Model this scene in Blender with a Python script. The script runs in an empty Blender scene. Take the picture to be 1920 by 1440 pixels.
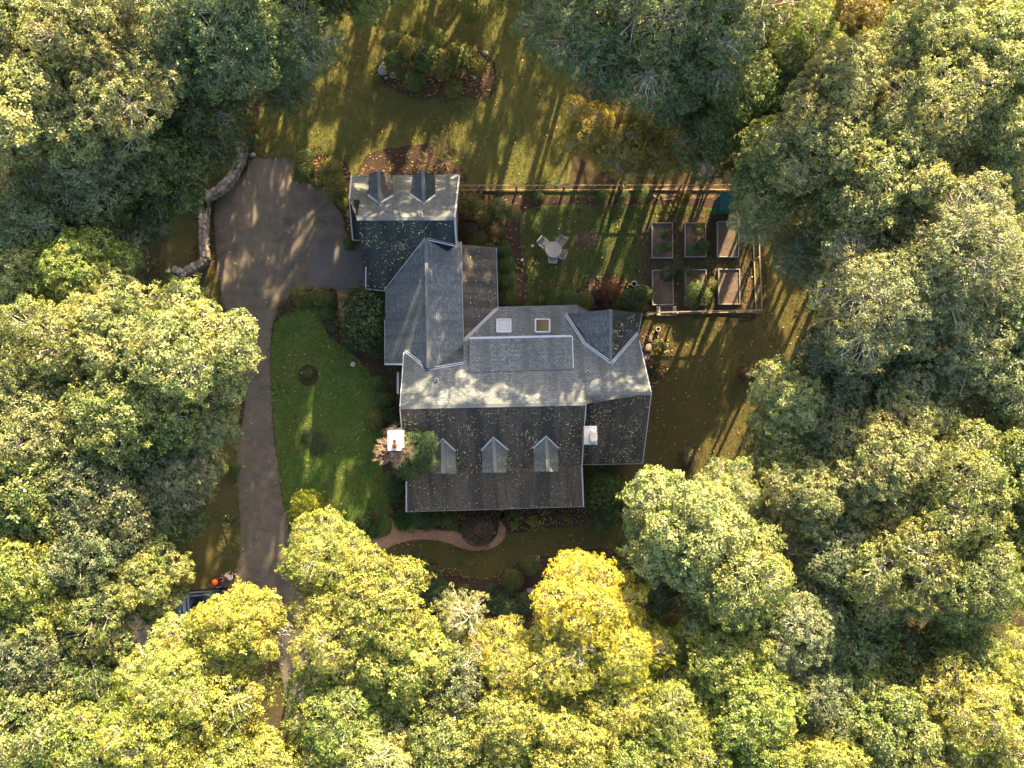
import bpy, bmesh, math, random
import numpy as np
from mathutils import Vector, Matrix

# ------------------------------------------------------------------ camera, sky, sun, exposure
S = bpy.context.scene
C = S.collection
CAMZ, FPX, PPM = 60.0, 1680.0, 28.0          # camera height, focal length in photo pixels, pixels per metre on the ground
cam = bpy.data.cameras.new('camera'); camo = bpy.data.objects.new('camera', cam); C.objects.link(camo)
camo.location = (0, 0, CAMZ); camo.rotation_euler = (0, 0, 0)
cam.sensor_fit = 'HORIZONTAL'; cam.sensor_width = 36.0; cam.lens = 36.0 * FPX / 1920.0
cam.clip_start = 0.5; cam.clip_end = 2000
S.camera = camo

SUN_EL, SUN_AZ = 25.5, 17.0                   # degrees; azimuth east of north (+y)
W = bpy.data.worlds.new('World'); S.world = W; W.use_nodes = True
wn = W.node_tree.nodes; wl = W.node_tree.links
sky = wn.new('ShaderNodeTexSky'); sky.sky_type = 'NISHITA'; sky.sun_disc = False
sky.sun_elevation = math.radians(SUN_EL); sky.sun_rotation = math.radians(SUN_AZ)
sky.air_density = 1.0; sky.dust_density = 3.5; sky.ozone_density = 0.6
bg = wn['Background']; bg.inputs['Strength'].default_value = 0.112
wl.new(sky.outputs[0], bg.inputs['Color'])
sl = bpy.data.lights.new('sun', 'SUN'); sl.energy = 5.0; sl.angle = math.radians(0.45); sl.color = (1.0, 0.80, 0.50)
so = bpy.data.objects.new('sun', sl); C.objects.link(so)
_e, _a = math.radians(SUN_EL), math.radians(SUN_AZ)
SUND = Vector((math.sin(_a) * math.cos(_e), math.cos(_a) * math.cos(_e), math.sin(_e)))
so.rotation_euler = SUND.to_track_quat('Z', 'Y').to_euler(); so.location = SUND * 80
S.view_settings.view_transform = 'Standard'; S.view_settings.look = 'None'
S.view_settings.exposure = 2.8; S.view_settings.gamma = 1.0
S.view_settings.use_curve_mapping = False
S.render.engine = 'CYCLES'
S.cycles.max_bounces = 6; S.cycles.diffuse_bounces = 4; S.cycles.transmission_bounces = 4
S.cycles.use_denoising = True

rng = np.random.default_rng(7); random.seed(7)

# ------------------------------------------------------------------ helpers
def P(px, py, z=0.0):
    """world point at height z seen at photo pixel (px, py)"""
    k = (CAMZ - z) / FPX
    return Vector(((px - 960) * k, -(py - 720) * k, z))
def plane3(a, b, c):
    a, b, c = P(*a), P(*b), P(*c)
    n = (b - a).cross(c - a).normalized()
    if n.z < 0: n = -n
    return (a, n)
def onp(px, py, pl):
    p0, n = pl; c = Vector((0, 0, CAMZ)); d = Vector(((px - 960) / FPX, -(py - 720) / FPX, -1))
    return c + d * (n.dot(p0 - c) / n.dot(d))
def zat(x, y, pl):
    p0, n = pl
    return p0.z - (n.x * (x - p0.x) + n.y * (y - p0.y)) / n.z

def link(o, parent=None):
    C.objects.link(o)
    if parent is not None: o.parent = parent
    return o
def tag(o, label, cat, group=None, kind=None):
    if label: o['label'] = label
    if cat: o['category'] = cat
    if group: o['group'] = group
    if kind: o['kind'] = kind
    return o
def empty(name, loc=(0, 0, 0), rz=0.0, label=None, cat=None, group=None):
    o = bpy.data.objects.new(name, None); o.location = loc; o.rotation_euler = (0, 0, rz)
    o.empty_display_size = 0.3
    link(o); tag(o, label, cat, group); return o
def meshobj(name, me, parent=None, mat=None):
    if mat is not None and len(me.materials) == 0: me.materials.append(mat)
    return link(bpy.data.objects.new(name, me), parent)
def frombm(name, bm, mat, parent=None, smooth=False):
    me = bpy.data.meshes.new(name); bm.to_mesh(me); bm.free()
    if smooth:
        for p in me.polygons: p.use_smooth = True
    return meshobj(name, me, parent, mat)
def bbox(bm, c, s, rz=0.0, bev=0.0):
    """box centred at c with size s"""
    r = bmesh.ops.create_cube(bm, size=1.0)
    vs = r['verts']
    bmesh.ops.scale(bm, vec=s, verts=vs)
    if bev > 0:
        es = list({e for v in vs for e in v.link_edges})
        q = bmesh.ops.bevel(bm, geom=es, offset=bev, segments=1, affect='EDGES')
        vs = list({v for f in q['faces'] for v in f.verts} | {v for v in vs if v.is_valid})
        vs = [v for v in bm.verts if v.is_valid and v in set(vs)]
    if rz: bmesh.ops.rotate(bm, matrix=Matrix.Rotation(rz, 3, 'Z'), verts=vs)
    bmesh.ops.translate(bm, vec=c, verts=vs)
def boxobj(name, c, s, mat, parent=None, rz=0.0, bev=0.0):
    bm = bmesh.new(); bbox(bm, c, s, rz, bev); return frombm(name, bm, mat, parent)
def bar(name, p, q, w, h, mat, parent=None, up=Vector((0, 0, 1))):
    """beam from p to q, w wide and h high"""
    p, q = Vector(p), Vector(q); d = (q - p).normalized(); s = d.cross(up).normalized(); u = s.cross(d)
    bm = bmesh.new(); vs = []
    for e in (p, q):
        for a, b in ((-1, -1), (1, -1), (1, 1), (-1, 1)):
            vs.append(bm.verts.new(e + s * (a * w / 2) + u * (b * h / 2)))
    for f in ((0, 1, 2, 3), (7, 6, 5, 4), (0, 4, 5, 1), (1, 5, 6, 2), (2, 6, 7, 3), (3, 7, 4, 0)):
        bm.faces.new([vs[i] for i in f])
    bmesh.ops.recalc_face_normals(bm, faces=bm.faces)
    return frombm(name, bm, mat, parent)
def lathe(name, prof, mat, parent=None, n=20, loc=(0, 0, 0), smooth=True):
    bm = bmesh.new(); rings = []
    for r, z in prof:
        rings.append([bm.verts.new((loc[0] + r * math.cos(2 * math.pi * i / n), loc[1] + r * math.sin(2 * math.pi * i / n), loc[2] + z)) for i in range(n)])
    for a, b in zip(rings, rings[1:]):
        for i in range(n): bm.faces.new((a[i], a[(i + 1) % n], b[(i + 1) % n], b[i]))
    bm.faces.new(rings[-1]); bm.faces.new(list(reversed(rings[0])))
    return frombm(name, bm, mat, parent, smooth)
def catmull(pts, k=6, closed=True):
    out = []; n = len(pts)
    rngi = range(n) if closed else range(n - 1)
    for i in rngi:
        if closed: p0, p1, p2, p3 = pts[i - 1], pts[i], pts[(i + 1) % n], pts[(i + 2) % n]
        else: p0, p1, p2, p3 = pts[max(i - 1, 0)], pts[i], pts[i + 1], pts[min(i + 2, n - 1)]
        for j in range(k):
            t = j / k
            out.append(tuple(0.5 * ((2 * p1[c]) + (-p0[c] + p2[c]) * t + (2 * p0[c] - 5 * p1[c] + 4 * p2[c] - p3[c]) * t * t + (-p0[c] + 3 * p1[c] - 3 * p2[c] + p3[c]) * t ** 3) for c in range(len(p1))))
    if not closed: out.append(tuple(pts[-1]))
    return out
def sheet(name, pts, z, mat, smooth=True, jag=0.0, k=6):
    q = catmull(pts, k) if smooth else pts
    bm = bmesh.new(); vs = []
    for a in q:
        p = P(a[0] + random.uniform(-jag, jag), a[1] + random.uniform(-jag, jag))
        vs.append(bm.verts.new((p.x, p.y, z)))
    f = bm.faces.new(vs)
    if f.normal.z < 0: f.normal_flip()
    f.normal_update()
    if f.normal.z < 0: bmesh.ops.reverse_faces(bm, faces=[f])
    bmesh.ops.triangulate(bm, faces=bm.faces, ngon_method='EAR_CLIP')
    o = frombm(name, bm, mat); o['kind'] = 'structure'; return o
def inpoly(x, y, poly):
    """numpy point in polygon (photo pixels)"""
    c = np.zeros(len(x), bool); n = len(poly)
    for i in range(n):
        x1, y1 = poly[i][:2]; x2, y2 = poly[i - 1][:2]
        if y1 == y2: continue
        m = ((y1 > y) != (y2 > y)) & (x < (x2 - x1) * (y - y1) / (y2 - y1) + x1)
        c ^= m
    return c

# ------------------------------------------------------------------ materials
class NT:
    def __init__(s, name):
        s.m = bpy.data.materials.new(name); s.m.use_nodes = True
        s.t = s.m.node_tree; s.n = s.t.nodes; s.b = s.n['Principled BSDF']; s.out = s.n['Material Output']
    def new(s, t, **kw):
        n = s.n.new(t)
        for k, v in kw.items(): setattr(n, k, v)
        return n
    def l(s, a, b): s.t.links.new(a, b)
    def coord(s, which='Object'):
        g = s.new('ShaderNodeNewGeometry') if which == 'World' else s.new('ShaderNodeTexCoord')
        return g.outputs['Position'] if which == 'World' else g.outputs[which]
    def noise(s, co, scale, detail=4, rough=0.6, st=None):
        n = s.new('ShaderNodeTexNoise'); n.inputs['Scale'].default_value = scale
        n.inputs['Detail'].default_value = detail; n.inputs['Roughness'].default_value = rough
        if st:
            mp = s.new('ShaderNodeMapping'); mp.inputs['Scale'].default_value = st; s.l(co, mp.inputs[0]); co = mp.outputs[0]
        s.l(co, n.inputs['Vector']); return n.outputs['Fac']
    def ramp(s, fac, stops):
        r = s.new('ShaderNodeValToRGB'); e = r.color_ramp.elements
        while len(e) < len(stops): e.new(0.5)
        for el, (p, c) in zip(e, stops):
            el.position = p; el.color = (*c, 1) if len(c) == 3 else c
        s.l(fac, r.inputs[0]); return r.outputs[0]
    def mix(s, f, a, b, mode='MIX'):
        m = s.new('ShaderNodeMix', data_type='RGBA', blend_type=mode)
        if isinstance(f, (int, float)): m.inputs[0].default_value = f
        else: s.l(f, m.inputs[0])
        for v, k in ((a, 6), (b, 7)):
            if isinstance(v, tuple): m.inputs[k].default_value = (*v, 1) if len(v) == 3 else v
            else: s.l(v, m.inputs[k])
        return m.outputs[2]
    def bump(s, h, strength=0.3, dist=0.05):
        b = s.new('ShaderNodeBump'); b.inputs['Strength'].default_value = strength; b.inputs['Distance'].default_value = dist
        s.l(h, b.inputs['Height']); s.l(b.outputs[0], s.b.inputs['Normal'])
    def base(s, c, rough=0.9, spec=0.2):
        if isinstance(c, tuple): s.b.inputs['Base Color'].default_value = (*c, 1)
        else: s.l(c, s.b.inputs['Base Color'])
        s.b.inputs['Roughness'].default_value = rough
        s.b.inputs['Specular IOR Level'].default_value = spec
        return s.m
def gr(v): return (v, v, v)
def worn(name, c, rough=0.7, var=0.25, scale=3.0, spec=0.25, metal=0.0):
    t = NT(name); co = t.coord('Object')
    a = t.noise(co, scale, 5); b = t.noise(co, scale * 9, 3)
    lo = tuple(x * (1 - var) for x in c); hi = tuple(min(1, x * (1 + var)) for x in c)
    col = t.ramp(a, [(0.3, lo), (0.7, hi)])
    col = t.mix(0.5, col, t.ramp(b, [(0.3, tuple(x * 0.75 for x in c)), (0.7, hi)]))
    t.bump(b, 0.2, 0.01); t.b.inputs['Metallic'].default_value = metal
    return t.base(col, rough, spec)

def grass_mat(name, c1, c2, c3, dry, drythr=0.55):
    t = NT(name); co = t.coord('World')
    a = t.noise(co, 0.35, 5, 0.65); b = t.noise(co, 2.2, 5, 0.7); c = t.noise(co, 14, 4, 0.7); e = t.noise(co, 0.16, 3)
    col = t.ramp(a, [(0.32, c1), (0.5, c2), (0.68, c3)])
    col = t.mix(t.ramp(b, [(drythr - 0.08, gr(0)), (drythr + 0.14, gr(0.75))]), col, dry)
    col = t.mix(t.ramp(e, [(0.5, gr(0)), (0.7, gr(0.5))]), col, tuple(x * 0.8 for x in dry))
    col = t.mix(1.0, col, t.ramp(c, [(0.25, gr(0.42)), (0.5, gr(0.95)), (0.75, gr(1.5))]), 'MULTIPLY')
    t.bump(c, 0.9, 0.06)
    return t.base(col, 0.95, 0.1)
M = {}
M['lawn'] = grass_mat('lawn_grass', (0.034, 0.078, 0.016), (0.055, 0.105, 0.022), (0.1, 0.12, 0.026), (0.11, 0.095, 0.028), 0.53)
M['north_lawn'] = grass_mat('north_lawn_grass', (0.052, 0.07, 0.016), (0.085, 0.086, 0.022), (0.092, 0.09, 0.022), (0.125, 0.09, 0.034), 0.53)
M['garden_lawn'] = grass_mat('garden_lawn_grass', (0.032, 0.062, 0.014), (0.048, 0.072, 0.017), (0.075, 0.08, 0.02), (0.095, 0.062, 0.025), 0.5)
M['east_lawn'] = grass_mat('east_lawn_grass', (0.042, 0.052, 0.014), (0.065, 0.06, 0.017), (0.078, 0.066, 0.018), (0.09, 0.058, 0.025), 0.5)
def soil_mat(name, c1, c2, sc=9.0):
    t = NT(name); co = t.coord('World')
    a = t.noise(co, 0.9, 5); b = t.noise(co, sc, 6, 0.75); c = t.noise(co, sc * 3.5, 3, 0.8)
    col = t.ramp(a, [(0.3, c1), (0.7, c2)])
    col = t.mix(1.0, col, t.ramp(b, [(0.25, gr(0.45)), (0.55, gr(1.0)), (0.8, gr(1.6))]), 'MULTIPLY')
    col = t.mix(t.ramp(c, [(0.62, gr(0)), (0.75, gr(0.6))]), col, (0.16, 0.11, 0.06))
    t.bump(b, 0.8, 0.05)
    return t.base(col, 0.95, 0.1)
M['ground'] = soil_mat('forest_floor', (0.035, 0.027, 0.013), (0.06, 0.042, 0.02), 5)
M['mulch'] = soil_mat('bark_mulch', (0.034, 0.021, 0.014), (0.055, 0.034, 0.022))
M['soil'] = soil_mat('garden_soil', (0.085, 0.06, 0.043), (0.125, 0.088, 0.064), 12)
M['dirt'] = soil_mat('bare_dirt', (0.08, 0.05, 0.03), (0.13, 0.085, 0.05), 10)
# asphalt
t = NT('asphalt'); co = t.coord('World')
a = t.noise(co, 0.25, 5, 0.6); b = t.noise(co, 1.7, 5, 0.65); c = t.noise(co, 26, 3, 0.8)
col = t.ramp(a, [(0.35, (0.046, 0.039, 0.031)), (0.65, (0.092, 0.074, 0.053))])
col = t.mix(t.ramp(b, [(0.4, gr(0)), (0.65, gr(0.6))]), col, (0.13, 0.097, 0.066))
col = t.mix(1.0, col, t.ramp(c, [(0.3, gr(0.6)), (0.5, gr(1)), (0.72, gr(1.5))]), 'MULTIPLY')
vo = t.new('ShaderNodeTexVoronoi'); vo.feature = 'DISTANCE_TO_EDGE'; vo.inputs['Scale'].default_value = 0.42
mp = t.new('ShaderNodeMapping'); t.l(co, mp.inputs[0])
nz = t.new('ShaderNodeTexNoise'); nz.inputs['Scale'].default_value = 0.8; nz.inputs['Detail'].default_value = 4; t.l(co, nz.inputs['Vector'])
vm = t.new('ShaderNodeVectorMath', operation='MULTIPLY_ADD'); vm.inputs[1].default_value = (1.6, 1.6, 1.6); t.l(nz.outputs['Color'], vm.inputs[0]); t.l(co, vm.inputs[2])
t.l(vm.outputs[0], vo.inputs['Vector'])
cr = t.ramp(vo.outputs['Distance'], [(0.0, gr(0.95)), (0.013, gr(0))])
col = t.mix(t.mix(1.0, cr, t.ramp(a, [(0.5, gr(0)), (0.62, gr(0.8))]), 'MULTIPLY'), col, (0.025, 0.023, 0.022))
sp = t.noise(co, 5.5, 2, 0.5); col = t.mix(t.mix(1.0, t.ramp(sp, [(0.68, gr(0)), (0.74, gr(0.8))]), t.ramp(b, [(0.45, gr(0)), (0.55, gr(1))]), 'MULTIPLY'), col, (0.022, 0.02, 0.02))
t.bump(c, 0.4, 0.01)
M['asphalt'] = t.base(col, 0.85, 0.3)
# brick paving
t = NT('brick_paving'); co = t.coord('World')
br = t.new('ShaderNodeTexBrick'); br.inputs['Scale'].default_value = 1.0; br.inputs['Brick Width'].default_value = 0.21; br.inputs['Row Height'].default_value = 0.105
br.inputs['Mortar Size'].default_value = 0.012; br.inputs['Color1'].default_value = (0.27, 0.135, 0.075, 1); br.inputs['Color2'].default_value = (0.35, 0.185, 0.105, 1); br.inputs['Mortar'].default_value = (0.11, 0.075, 0.055, 1)
t.l(co, br.inputs['Vector'])
col = t.mix(t.ramp(t.noise(co, 1.5, 5), [(0.4, gr(0)), (0.8, gr(0.6))]), br.outputs['Color'], (0.2, 0.12, 0.07))
t.bump(br.outputs['Fac'], -0.5, 0.01); M['brick'] = t.base(col, 0.9, 0.15)

def shingle_mat(name, ca, cb, stain, stainamt, warm):
    t = NT(name); uv = t.coord('UV')
    br = t.new('ShaderNodeTexBrick'); br.offset = 0.5
    br.inputs['Scale'].default_value = 1.0; br.inputs['Brick Width'].default_value = 0.26; br.inputs['Row Height'].default_value = 0.145
    br.inputs['Mortar Size'].default_value = 0.011; br.inputs['Mortar Smooth'].default_value = 0.3
    br.inputs['Color1'].default_value = (*ca, 1); br.inputs['Color2'].default_value = (*cb, 1)
    br.inputs['Mortar'].default_value = (*(x * 0.38 for x in ca), 1); br.inputs['Bias'].default_value = 0.0
    nz = t.new('ShaderNodeTexNoise'); nz.inputs['Scale'].default_value = 3.0; t.l(uv, nz.inputs['Vector'])
    vm = t.new('ShaderNodeVectorMath', operation='MULTIPLY_ADD'); vm.inputs[1].default_value = (0.03, 0.03, 0.0); t.l(nz.outputs['Color'], vm.inputs[0]); t.l(uv, vm.inputs[2])
    t.l(vm.outputs[0], br.inputs['Vector'])
    cell = t.noise(uv, 1.0, 2, 0.5, (5.5, 7.0, 1)); big = t.noise(uv, 0.45, 4, 0.6); fine = t.noise(uv, 16, 3, 0.8)
    streak = t.noise(uv, 1.0, 4, 0.6, (1.15, 0.1, 1)); st2 = t.noise(uv, 1.0, 4, 0.6, (3.4, 0.22, 1))
    col = t.mix(1.0, br.outputs['Color'], t.ramp(cell, [(0.3, gr(0.6)), (0.7, gr(1.45))]), 'MULTIPLY')
    col = t.mix(t.ramp(big, [(0.35, gr(0)), (0.75, gr(0.5))]), col, warm)
    col = t.mix(t.ramp(streak, [(0.46, gr(0)), (0.58, gr(stainamt))]), col, stain)
    col = t.mix(t.ramp(st2, [(0.5, gr(0)), (0.75, gr(stainamt * 0.8))]), col, tuple(x * 0.7 for x in stain))
    col = t.mix(1.0, col, t.ramp(fine, [(0.25, gr(0.7)), (0.75, gr(1.3))]), 'MULTIPLY')
    t.bump(br.outputs['Fac'], -0.6, 0.02)
    return t.base(col, 0.9, 0.2)
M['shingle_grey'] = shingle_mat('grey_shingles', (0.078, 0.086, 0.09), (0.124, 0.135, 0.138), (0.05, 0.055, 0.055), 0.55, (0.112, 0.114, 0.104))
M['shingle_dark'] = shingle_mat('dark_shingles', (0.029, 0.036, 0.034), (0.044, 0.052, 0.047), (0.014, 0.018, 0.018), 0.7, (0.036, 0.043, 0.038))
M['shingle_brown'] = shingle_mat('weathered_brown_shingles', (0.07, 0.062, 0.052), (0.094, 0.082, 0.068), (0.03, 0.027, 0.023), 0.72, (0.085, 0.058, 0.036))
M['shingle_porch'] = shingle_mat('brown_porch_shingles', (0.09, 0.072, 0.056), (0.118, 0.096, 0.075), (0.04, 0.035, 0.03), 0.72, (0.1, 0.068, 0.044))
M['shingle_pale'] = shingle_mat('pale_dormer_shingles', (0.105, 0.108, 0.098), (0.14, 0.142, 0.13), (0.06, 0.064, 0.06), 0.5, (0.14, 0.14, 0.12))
M['trim'] = worn('white_trim', (0.36, 0.36, 0.37), 0.5, 0.12)
M['flash'] = worn('grey_flashing', (0.36, 0.37, 0.4), 0.5, 0.15)
M['siding'] = worn('grey_siding', (0.32, 0.31, 0.29), 0.8, 0.12)
M['door'] = worn('garage_door_paint', (0.5, 0.49, 0.46), 0.5, 0.08)
M['glass'] = NT('window_glass').base((0.03, 0.035, 0.04), 0.08, 0.6)
M['glass_reflection'] = NT('skylight_glass_painted_reflection').base((0.26, 0.29, 0.33), 0.12, 0.6)  # white reflection on the pane painted into its base colour
M['glass_brown'] = NT('skylight_glass_brown').base((0.05, 0.034, 0.02), 0.12, 0.6)
M['grey_stack'] = worn('grey_render', (0.27, 0.26, 0.25), 0.8, 0.25, 5)  # plain grey tone, darker than the white stack
M['white_stack'] = worn('white_painted_masonry', (0.62, 0.6, 0.57), 0.8, 0.15, 5)
M['clay'] = worn('red_clay', (0.22, 0.055, 0.035), 0.8, 0.2)
M['dark'] = worn('black_opening', (0.012, 0.012, 0.012), 0.9, 0.1)
M['metal'] = worn('galvanised_metal', (0.4, 0.4, 0.41), 0.45, 0.15, 4, 0.5, 0.6)
M['stone'] = worn('field_stone', (0.21, 0.17, 0.13), 0.9, 0.5, 2.6)
M['stone_brown'] = worn('brown_flat_stone', (0.13, 0.10, 0.075), 0.9, 0.35, 3.0)
M['stone_grey'] = worn('grey_boulder', (0.17, 0.16, 0.145), 0.9, 0.35, 3.0)
M['wood'] = worn('weathered_fence_wood', (0.2, 0.135, 0.08), 0.85, 0.25, 4)
M['board'] = worn('grey_bed_boards', (0.2, 0.18, 0.15), 0.85, 0.3, 4)
M['bark'] = worn('tree_bark', (0.17, 0.14, 0.11), 0.9, 0.4, 3)
M['pale_bark'] = worn('pale_bark', (0.42, 0.36, 0.29), 0.9, 0.3, 3)
M['twig'] = worn('pinkish_twigs', (0.42, 0.29, 0.2), 0.85, 0.3, 6)
M['drytwig'] = worn('dry_twigs', (0.24, 0.16, 0.08), 0.85, 0.3, 6)
M['chairmetal'] = worn('grey_chair_slats', (0.2, 0.18, 0.165), 0.6, 0.15, 8)
M['tabletop'] = worn('weathered_round_tabletop', (0.27, 0.21, 0.17), 0.7, 0.3, 5)
M['tealroof'] = worn('teal_painted_roof', (0.007, 0.05, 0.043), 0.6, 0.3, 3)
M['concrete'] = worn('pale_concrete', (0.3, 0.27, 0.24), 0.9, 0.2, 5)
M['pot'] = worn('pale_pot_rim', (0.4, 0.33, 0.29), 0.8, 0.15, 8)

def leaf_mat(name, tr=0.34, rough=0.42, spec=0.38):
    """leaf colour = object colour, varied leaf by leaf through the mesh attributes tint and turn"""
    t = NT(name)
    oi = t.new('ShaderNodeObjectInfo')
    at = t.new('ShaderNodeAttribute'); at.attribute_name = 'tint'
    a2 = t.new('ShaderNodeAttribute'); a2.attribute_name = 'turn'
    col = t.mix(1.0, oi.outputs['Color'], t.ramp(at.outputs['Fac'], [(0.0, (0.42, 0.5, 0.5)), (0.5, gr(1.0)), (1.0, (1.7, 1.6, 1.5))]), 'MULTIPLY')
    nz = t.noise(t.coord('Object'), 0.5, 3, 0.6); n2 = t.noise(t.coord('World'), 0.9, 2, 0.6)
    col = t.mix(1.0, col, t.ramp(nz, [(0.32, (0.72, 0.86, 0.72)), (0.5, gr(1.0)), (0.68, (1.32, 1.12, 0.95))]), 'MULTIPLY')
    col = t.mix(t.ramp(n2, [(0.6, gr(0)), (0.74, gr(0.35))]), col, (0.2, 0.13, 0.035))
    col = t.mix(t.ramp(a2.outputs['Fac'], [(0.955, gr(0)), (1.0, gr(0.7))]), col, (0.3, 0.14, 0.02))
    t.base(col, rough, spec)
    tl = t.new('ShaderNodeBsdfTranslucent'); t.l(t.mix(0.35, col, (0.9, 1.0, 0.15), 'OVERLAY'), tl.inputs['Color'])
    ms = t.new('ShaderNodeMixShader'); ms.inputs[0].default_value = tr
    t.l(t.b.outputs[0], ms.inputs[1]); t.l(tl.outputs[0], ms.inputs[2]); t.l(ms.outputs[0], t.out.inputs['Surface'])
    return t.m
M['leaf'] = leaf_mat('tree_leaves'); M['shrubleaf'] = leaf_mat('shrub_leaves', 0.25, 0.5, 0.3)
M['grassblade'] = leaf_mat('grass_blades', 0.3, 0.7, 0.15)
M['litter'] = leaf_mat('fallen_leaves', 0.1, 0.7, 0.2)
# ------------------------------------------------------------------ ground, drive, lawns, beds, path
bm = bmesh.new(); N = 60
ext = 220.0
bmesh.ops.create_grid(bm, x_segments=2, y_segments=2, size=ext)
o = frombm('ground', bm, M['ground']); o['kind'] = 'structure'
NL = [(585, 60), (640, 20), (760, -60), (900, -120), (1040, -60), (1075, 60), (1085, 190), (1075, 300), (1040, 352), (860, 352), (760, 330), (650, 345), (610, 350), (575, 330), (545, 296), (500, 296), (478, 270), (500, 190), (560, 190)]
GL = [(862, 356), (1352, 355), (1415, 410), (1425, 589), (1206, 594), (1080, 575), (960, 575), (935, 470), (862, 470)]
EL = [(1100, 870), (1205, 760), (1205, 596), (1425, 592), (1420, 350), (1520, 420), (1560, 560), (1530, 700), (1450, 800), (1380, 900), (1300, 1000), (1180, 1060), (1090, 1060), (960, 1090), (880, 1105), (790, 1075), (700, 1060), (655, 1040), (690, 1000), (740, 985), (940, 960)]
FL = [(513, 612), (528, 586), (560, 570), (588, 569), (604, 590), (622, 625), (660, 655), (700, 700), (722, 765), (715, 830), (722, 880), (733, 930), (733, 985), (722, 1000), (700, 1010), (655, 1002), (620, 1000), (590, 1012), (556, 1005), (533, 950), (522, 870), (513, 790), (508, 700)]
WL = [(345, 300), (385, 375), (380, 480), (350, 520), (410, 505), (425, 600), (455, 700), (440, 850), (450, 1000), (445, 1100), (380, 1110), (300, 1100), (290, 900), (330, 850), (300, 600), (310, 400)]
sheet('north_lawn', NL, 0.004, M['north_lawn'], jag=3)
sheet('garden_lawn', GL, 0.008, M['garden_lawn'], smooth=False)
sheet('east_lawn', EL, 0.004, M['east_lawn'], jag=3)
sheet('west_verge', WL, 0.004, M['east_lawn'], jag=3)
sheet('front_lawn', FL, 0.020, M['lawn'], jag=0.6)
DRV = [(470, 299), (510, 296), (548, 298), (580, 322), (612, 350), (640, 392), (650, 440), (668, 465), (690, 470), (700, 505), (700, 545), (668, 548), (640, 546), (600, 541), (562, 545), (535, 562), (517, 590), (509, 625), (507, 690), (512, 790), (521, 870), (530, 940), (550, 1000), (575, 1060), (600, 1150), (625, 1300), (640, 1460), (650, 1700), (575, 1700), (560, 1460), (535, 1300), (505, 1200), (440, 1190), (340, 1200), (250, 1230), (240, 1170), (300, 1120), (400, 1095), (438, 1075), (452, 1020), (447, 940), (443, 860), (455, 790), (462, 710), (442, 640), (422, 590), (410, 520), (404, 450), (405, 385), (440, 345), (462, 320)]
sheet('driveway', DRV, 0.012, M['asphalt'], jag=0.7)
sheet('garage_apron', [(600, 462), (700, 468), (700, 546), (602, 540), (585, 500)], 0.016, worn('pale_asphalt', (0.082, 0.073, 0.066), 0.85, 0.15, 2), jag=1.0)
PATH = [(560, 1040), (600, 1015), (655, 1006), (705, 1010), (733, 997), (733, 962), (741, 962), (745, 988), (775, 992), (820, 994), (855, 996), (873, 1008), (895, 1021), (918, 1017), (932, 1000), (935, 975), (925, 955), (944, 953), (949, 985), (946, 1008), (925, 1027), (897, 1033), (868, 1029), (830, 1015), (778, 1012), (742, 1021), (705, 1036), (660, 1034), (600, 1045), (570, 1062)]
sheet('brick_path', PATH, 0.024, M['brick'], k=4)
sheet('garage_brick_path', [(632, 545), (653, 545), (656, 575), (650, 600), (636, 600), (634, 575)], 0.026, M['brick'], smooth=False)
beds = [
 ('island_bed', [(706, 130), (708, 150), (745, 172), (790, 187), (830, 184), (862, 181), (895, 188), (920, 180), (930, 150), (925, 115), (890, 95), (840, 85), (770, 88), (725, 105)], 0.028),
 ('crescent_bed', [(1075, 552), (1100, 529), (1130, 515), (1155, 516), (1180, 530), (1205, 545), (1215, 575), (1090, 582), (1040, 582)], 0.028),
 ('garage_bed', [(640, 380), (668, 330), (690, 290), (740, 278), (805, 272), (822, 300), (862, 310), (862, 350), (680, 350), (662, 470), (648, 420)], 0.028),
 ('house_bed', [(604, 545), (632, 546), (636, 600), (690, 560), (735, 600), (735, 700), (750, 800), (760, 960), (740, 965), (728, 930), (716, 870), (712, 830), (716, 765), (696, 705), (655, 660), (618, 630), (604, 600), (590, 572), (558, 574), (530, 592), (514, 612), (520, 586), (540, 562), (565, 546)], 0.030),
 ('entry_bed', [(744, 958), (930, 956), (934, 985), (925, 1010), (900, 1017), (875, 1000), (850, 992), (780, 990), (748, 984)], 0.028),
 ('porch_bed', [(950, 954), (1100, 950), (1150, 955), (1180, 940), (1160, 975), (1090, 985), (1020, 992), (955, 996)], 0.028),
 ('south_bed', [(760, 1060), (800, 1045), (835, 1070), (890, 1085), (930, 1080), (965, 1060), (1010, 1045), (1060, 1035), (1150, 1032), (1170, 1100), (1150, 1220), (1000, 1240), (860, 1200), (760, 1120)], 0.028),
 ('east_bed', [(1196, 625), (1225, 622), (1250, 635), (1262, 665), (1250, 700), (1225, 730), (1205, 780)], 0.028),
 ('fence_bed', [(864, 362), (970, 366), (1100, 372), (1220, 370), (1345, 366), (1400, 410), (1415, 440), (1395, 400), (1290, 385), (1150, 384), (1000, 388), (975, 440), (990, 560), (935, 575), (935, 462), (866, 458)], 0.020),
 ('drive_island_bed', [(545, 330), (560, 300), (590, 290), (640, 300), (658, 330), (655, 385), (640, 400), (600, 348), (566, 345)], 0.018),
]
for n, p, z in beds: sheet(n, p, z, M['mulch'], jag=1.2)
sheet('vegetable_garden_soil', [(1205, 430), (1240, 405), (1340, 400), (1400, 405), (1412, 470), (1418, 584), (1340, 588), (1212, 588), (1195, 500)], 0.016, soil_mat('trampled_earth', (0.06, 0.042, 0.022), (0.09, 0.06, 0.03), 6), jag=2)
sheet('worn_earth', [(1366, 586), (1392, 574), (1400, 540), (1396, 500), (1404, 498), (1408, 540), (1404, 575), (1388, 588)], 0.032, M['dirt'])
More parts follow.
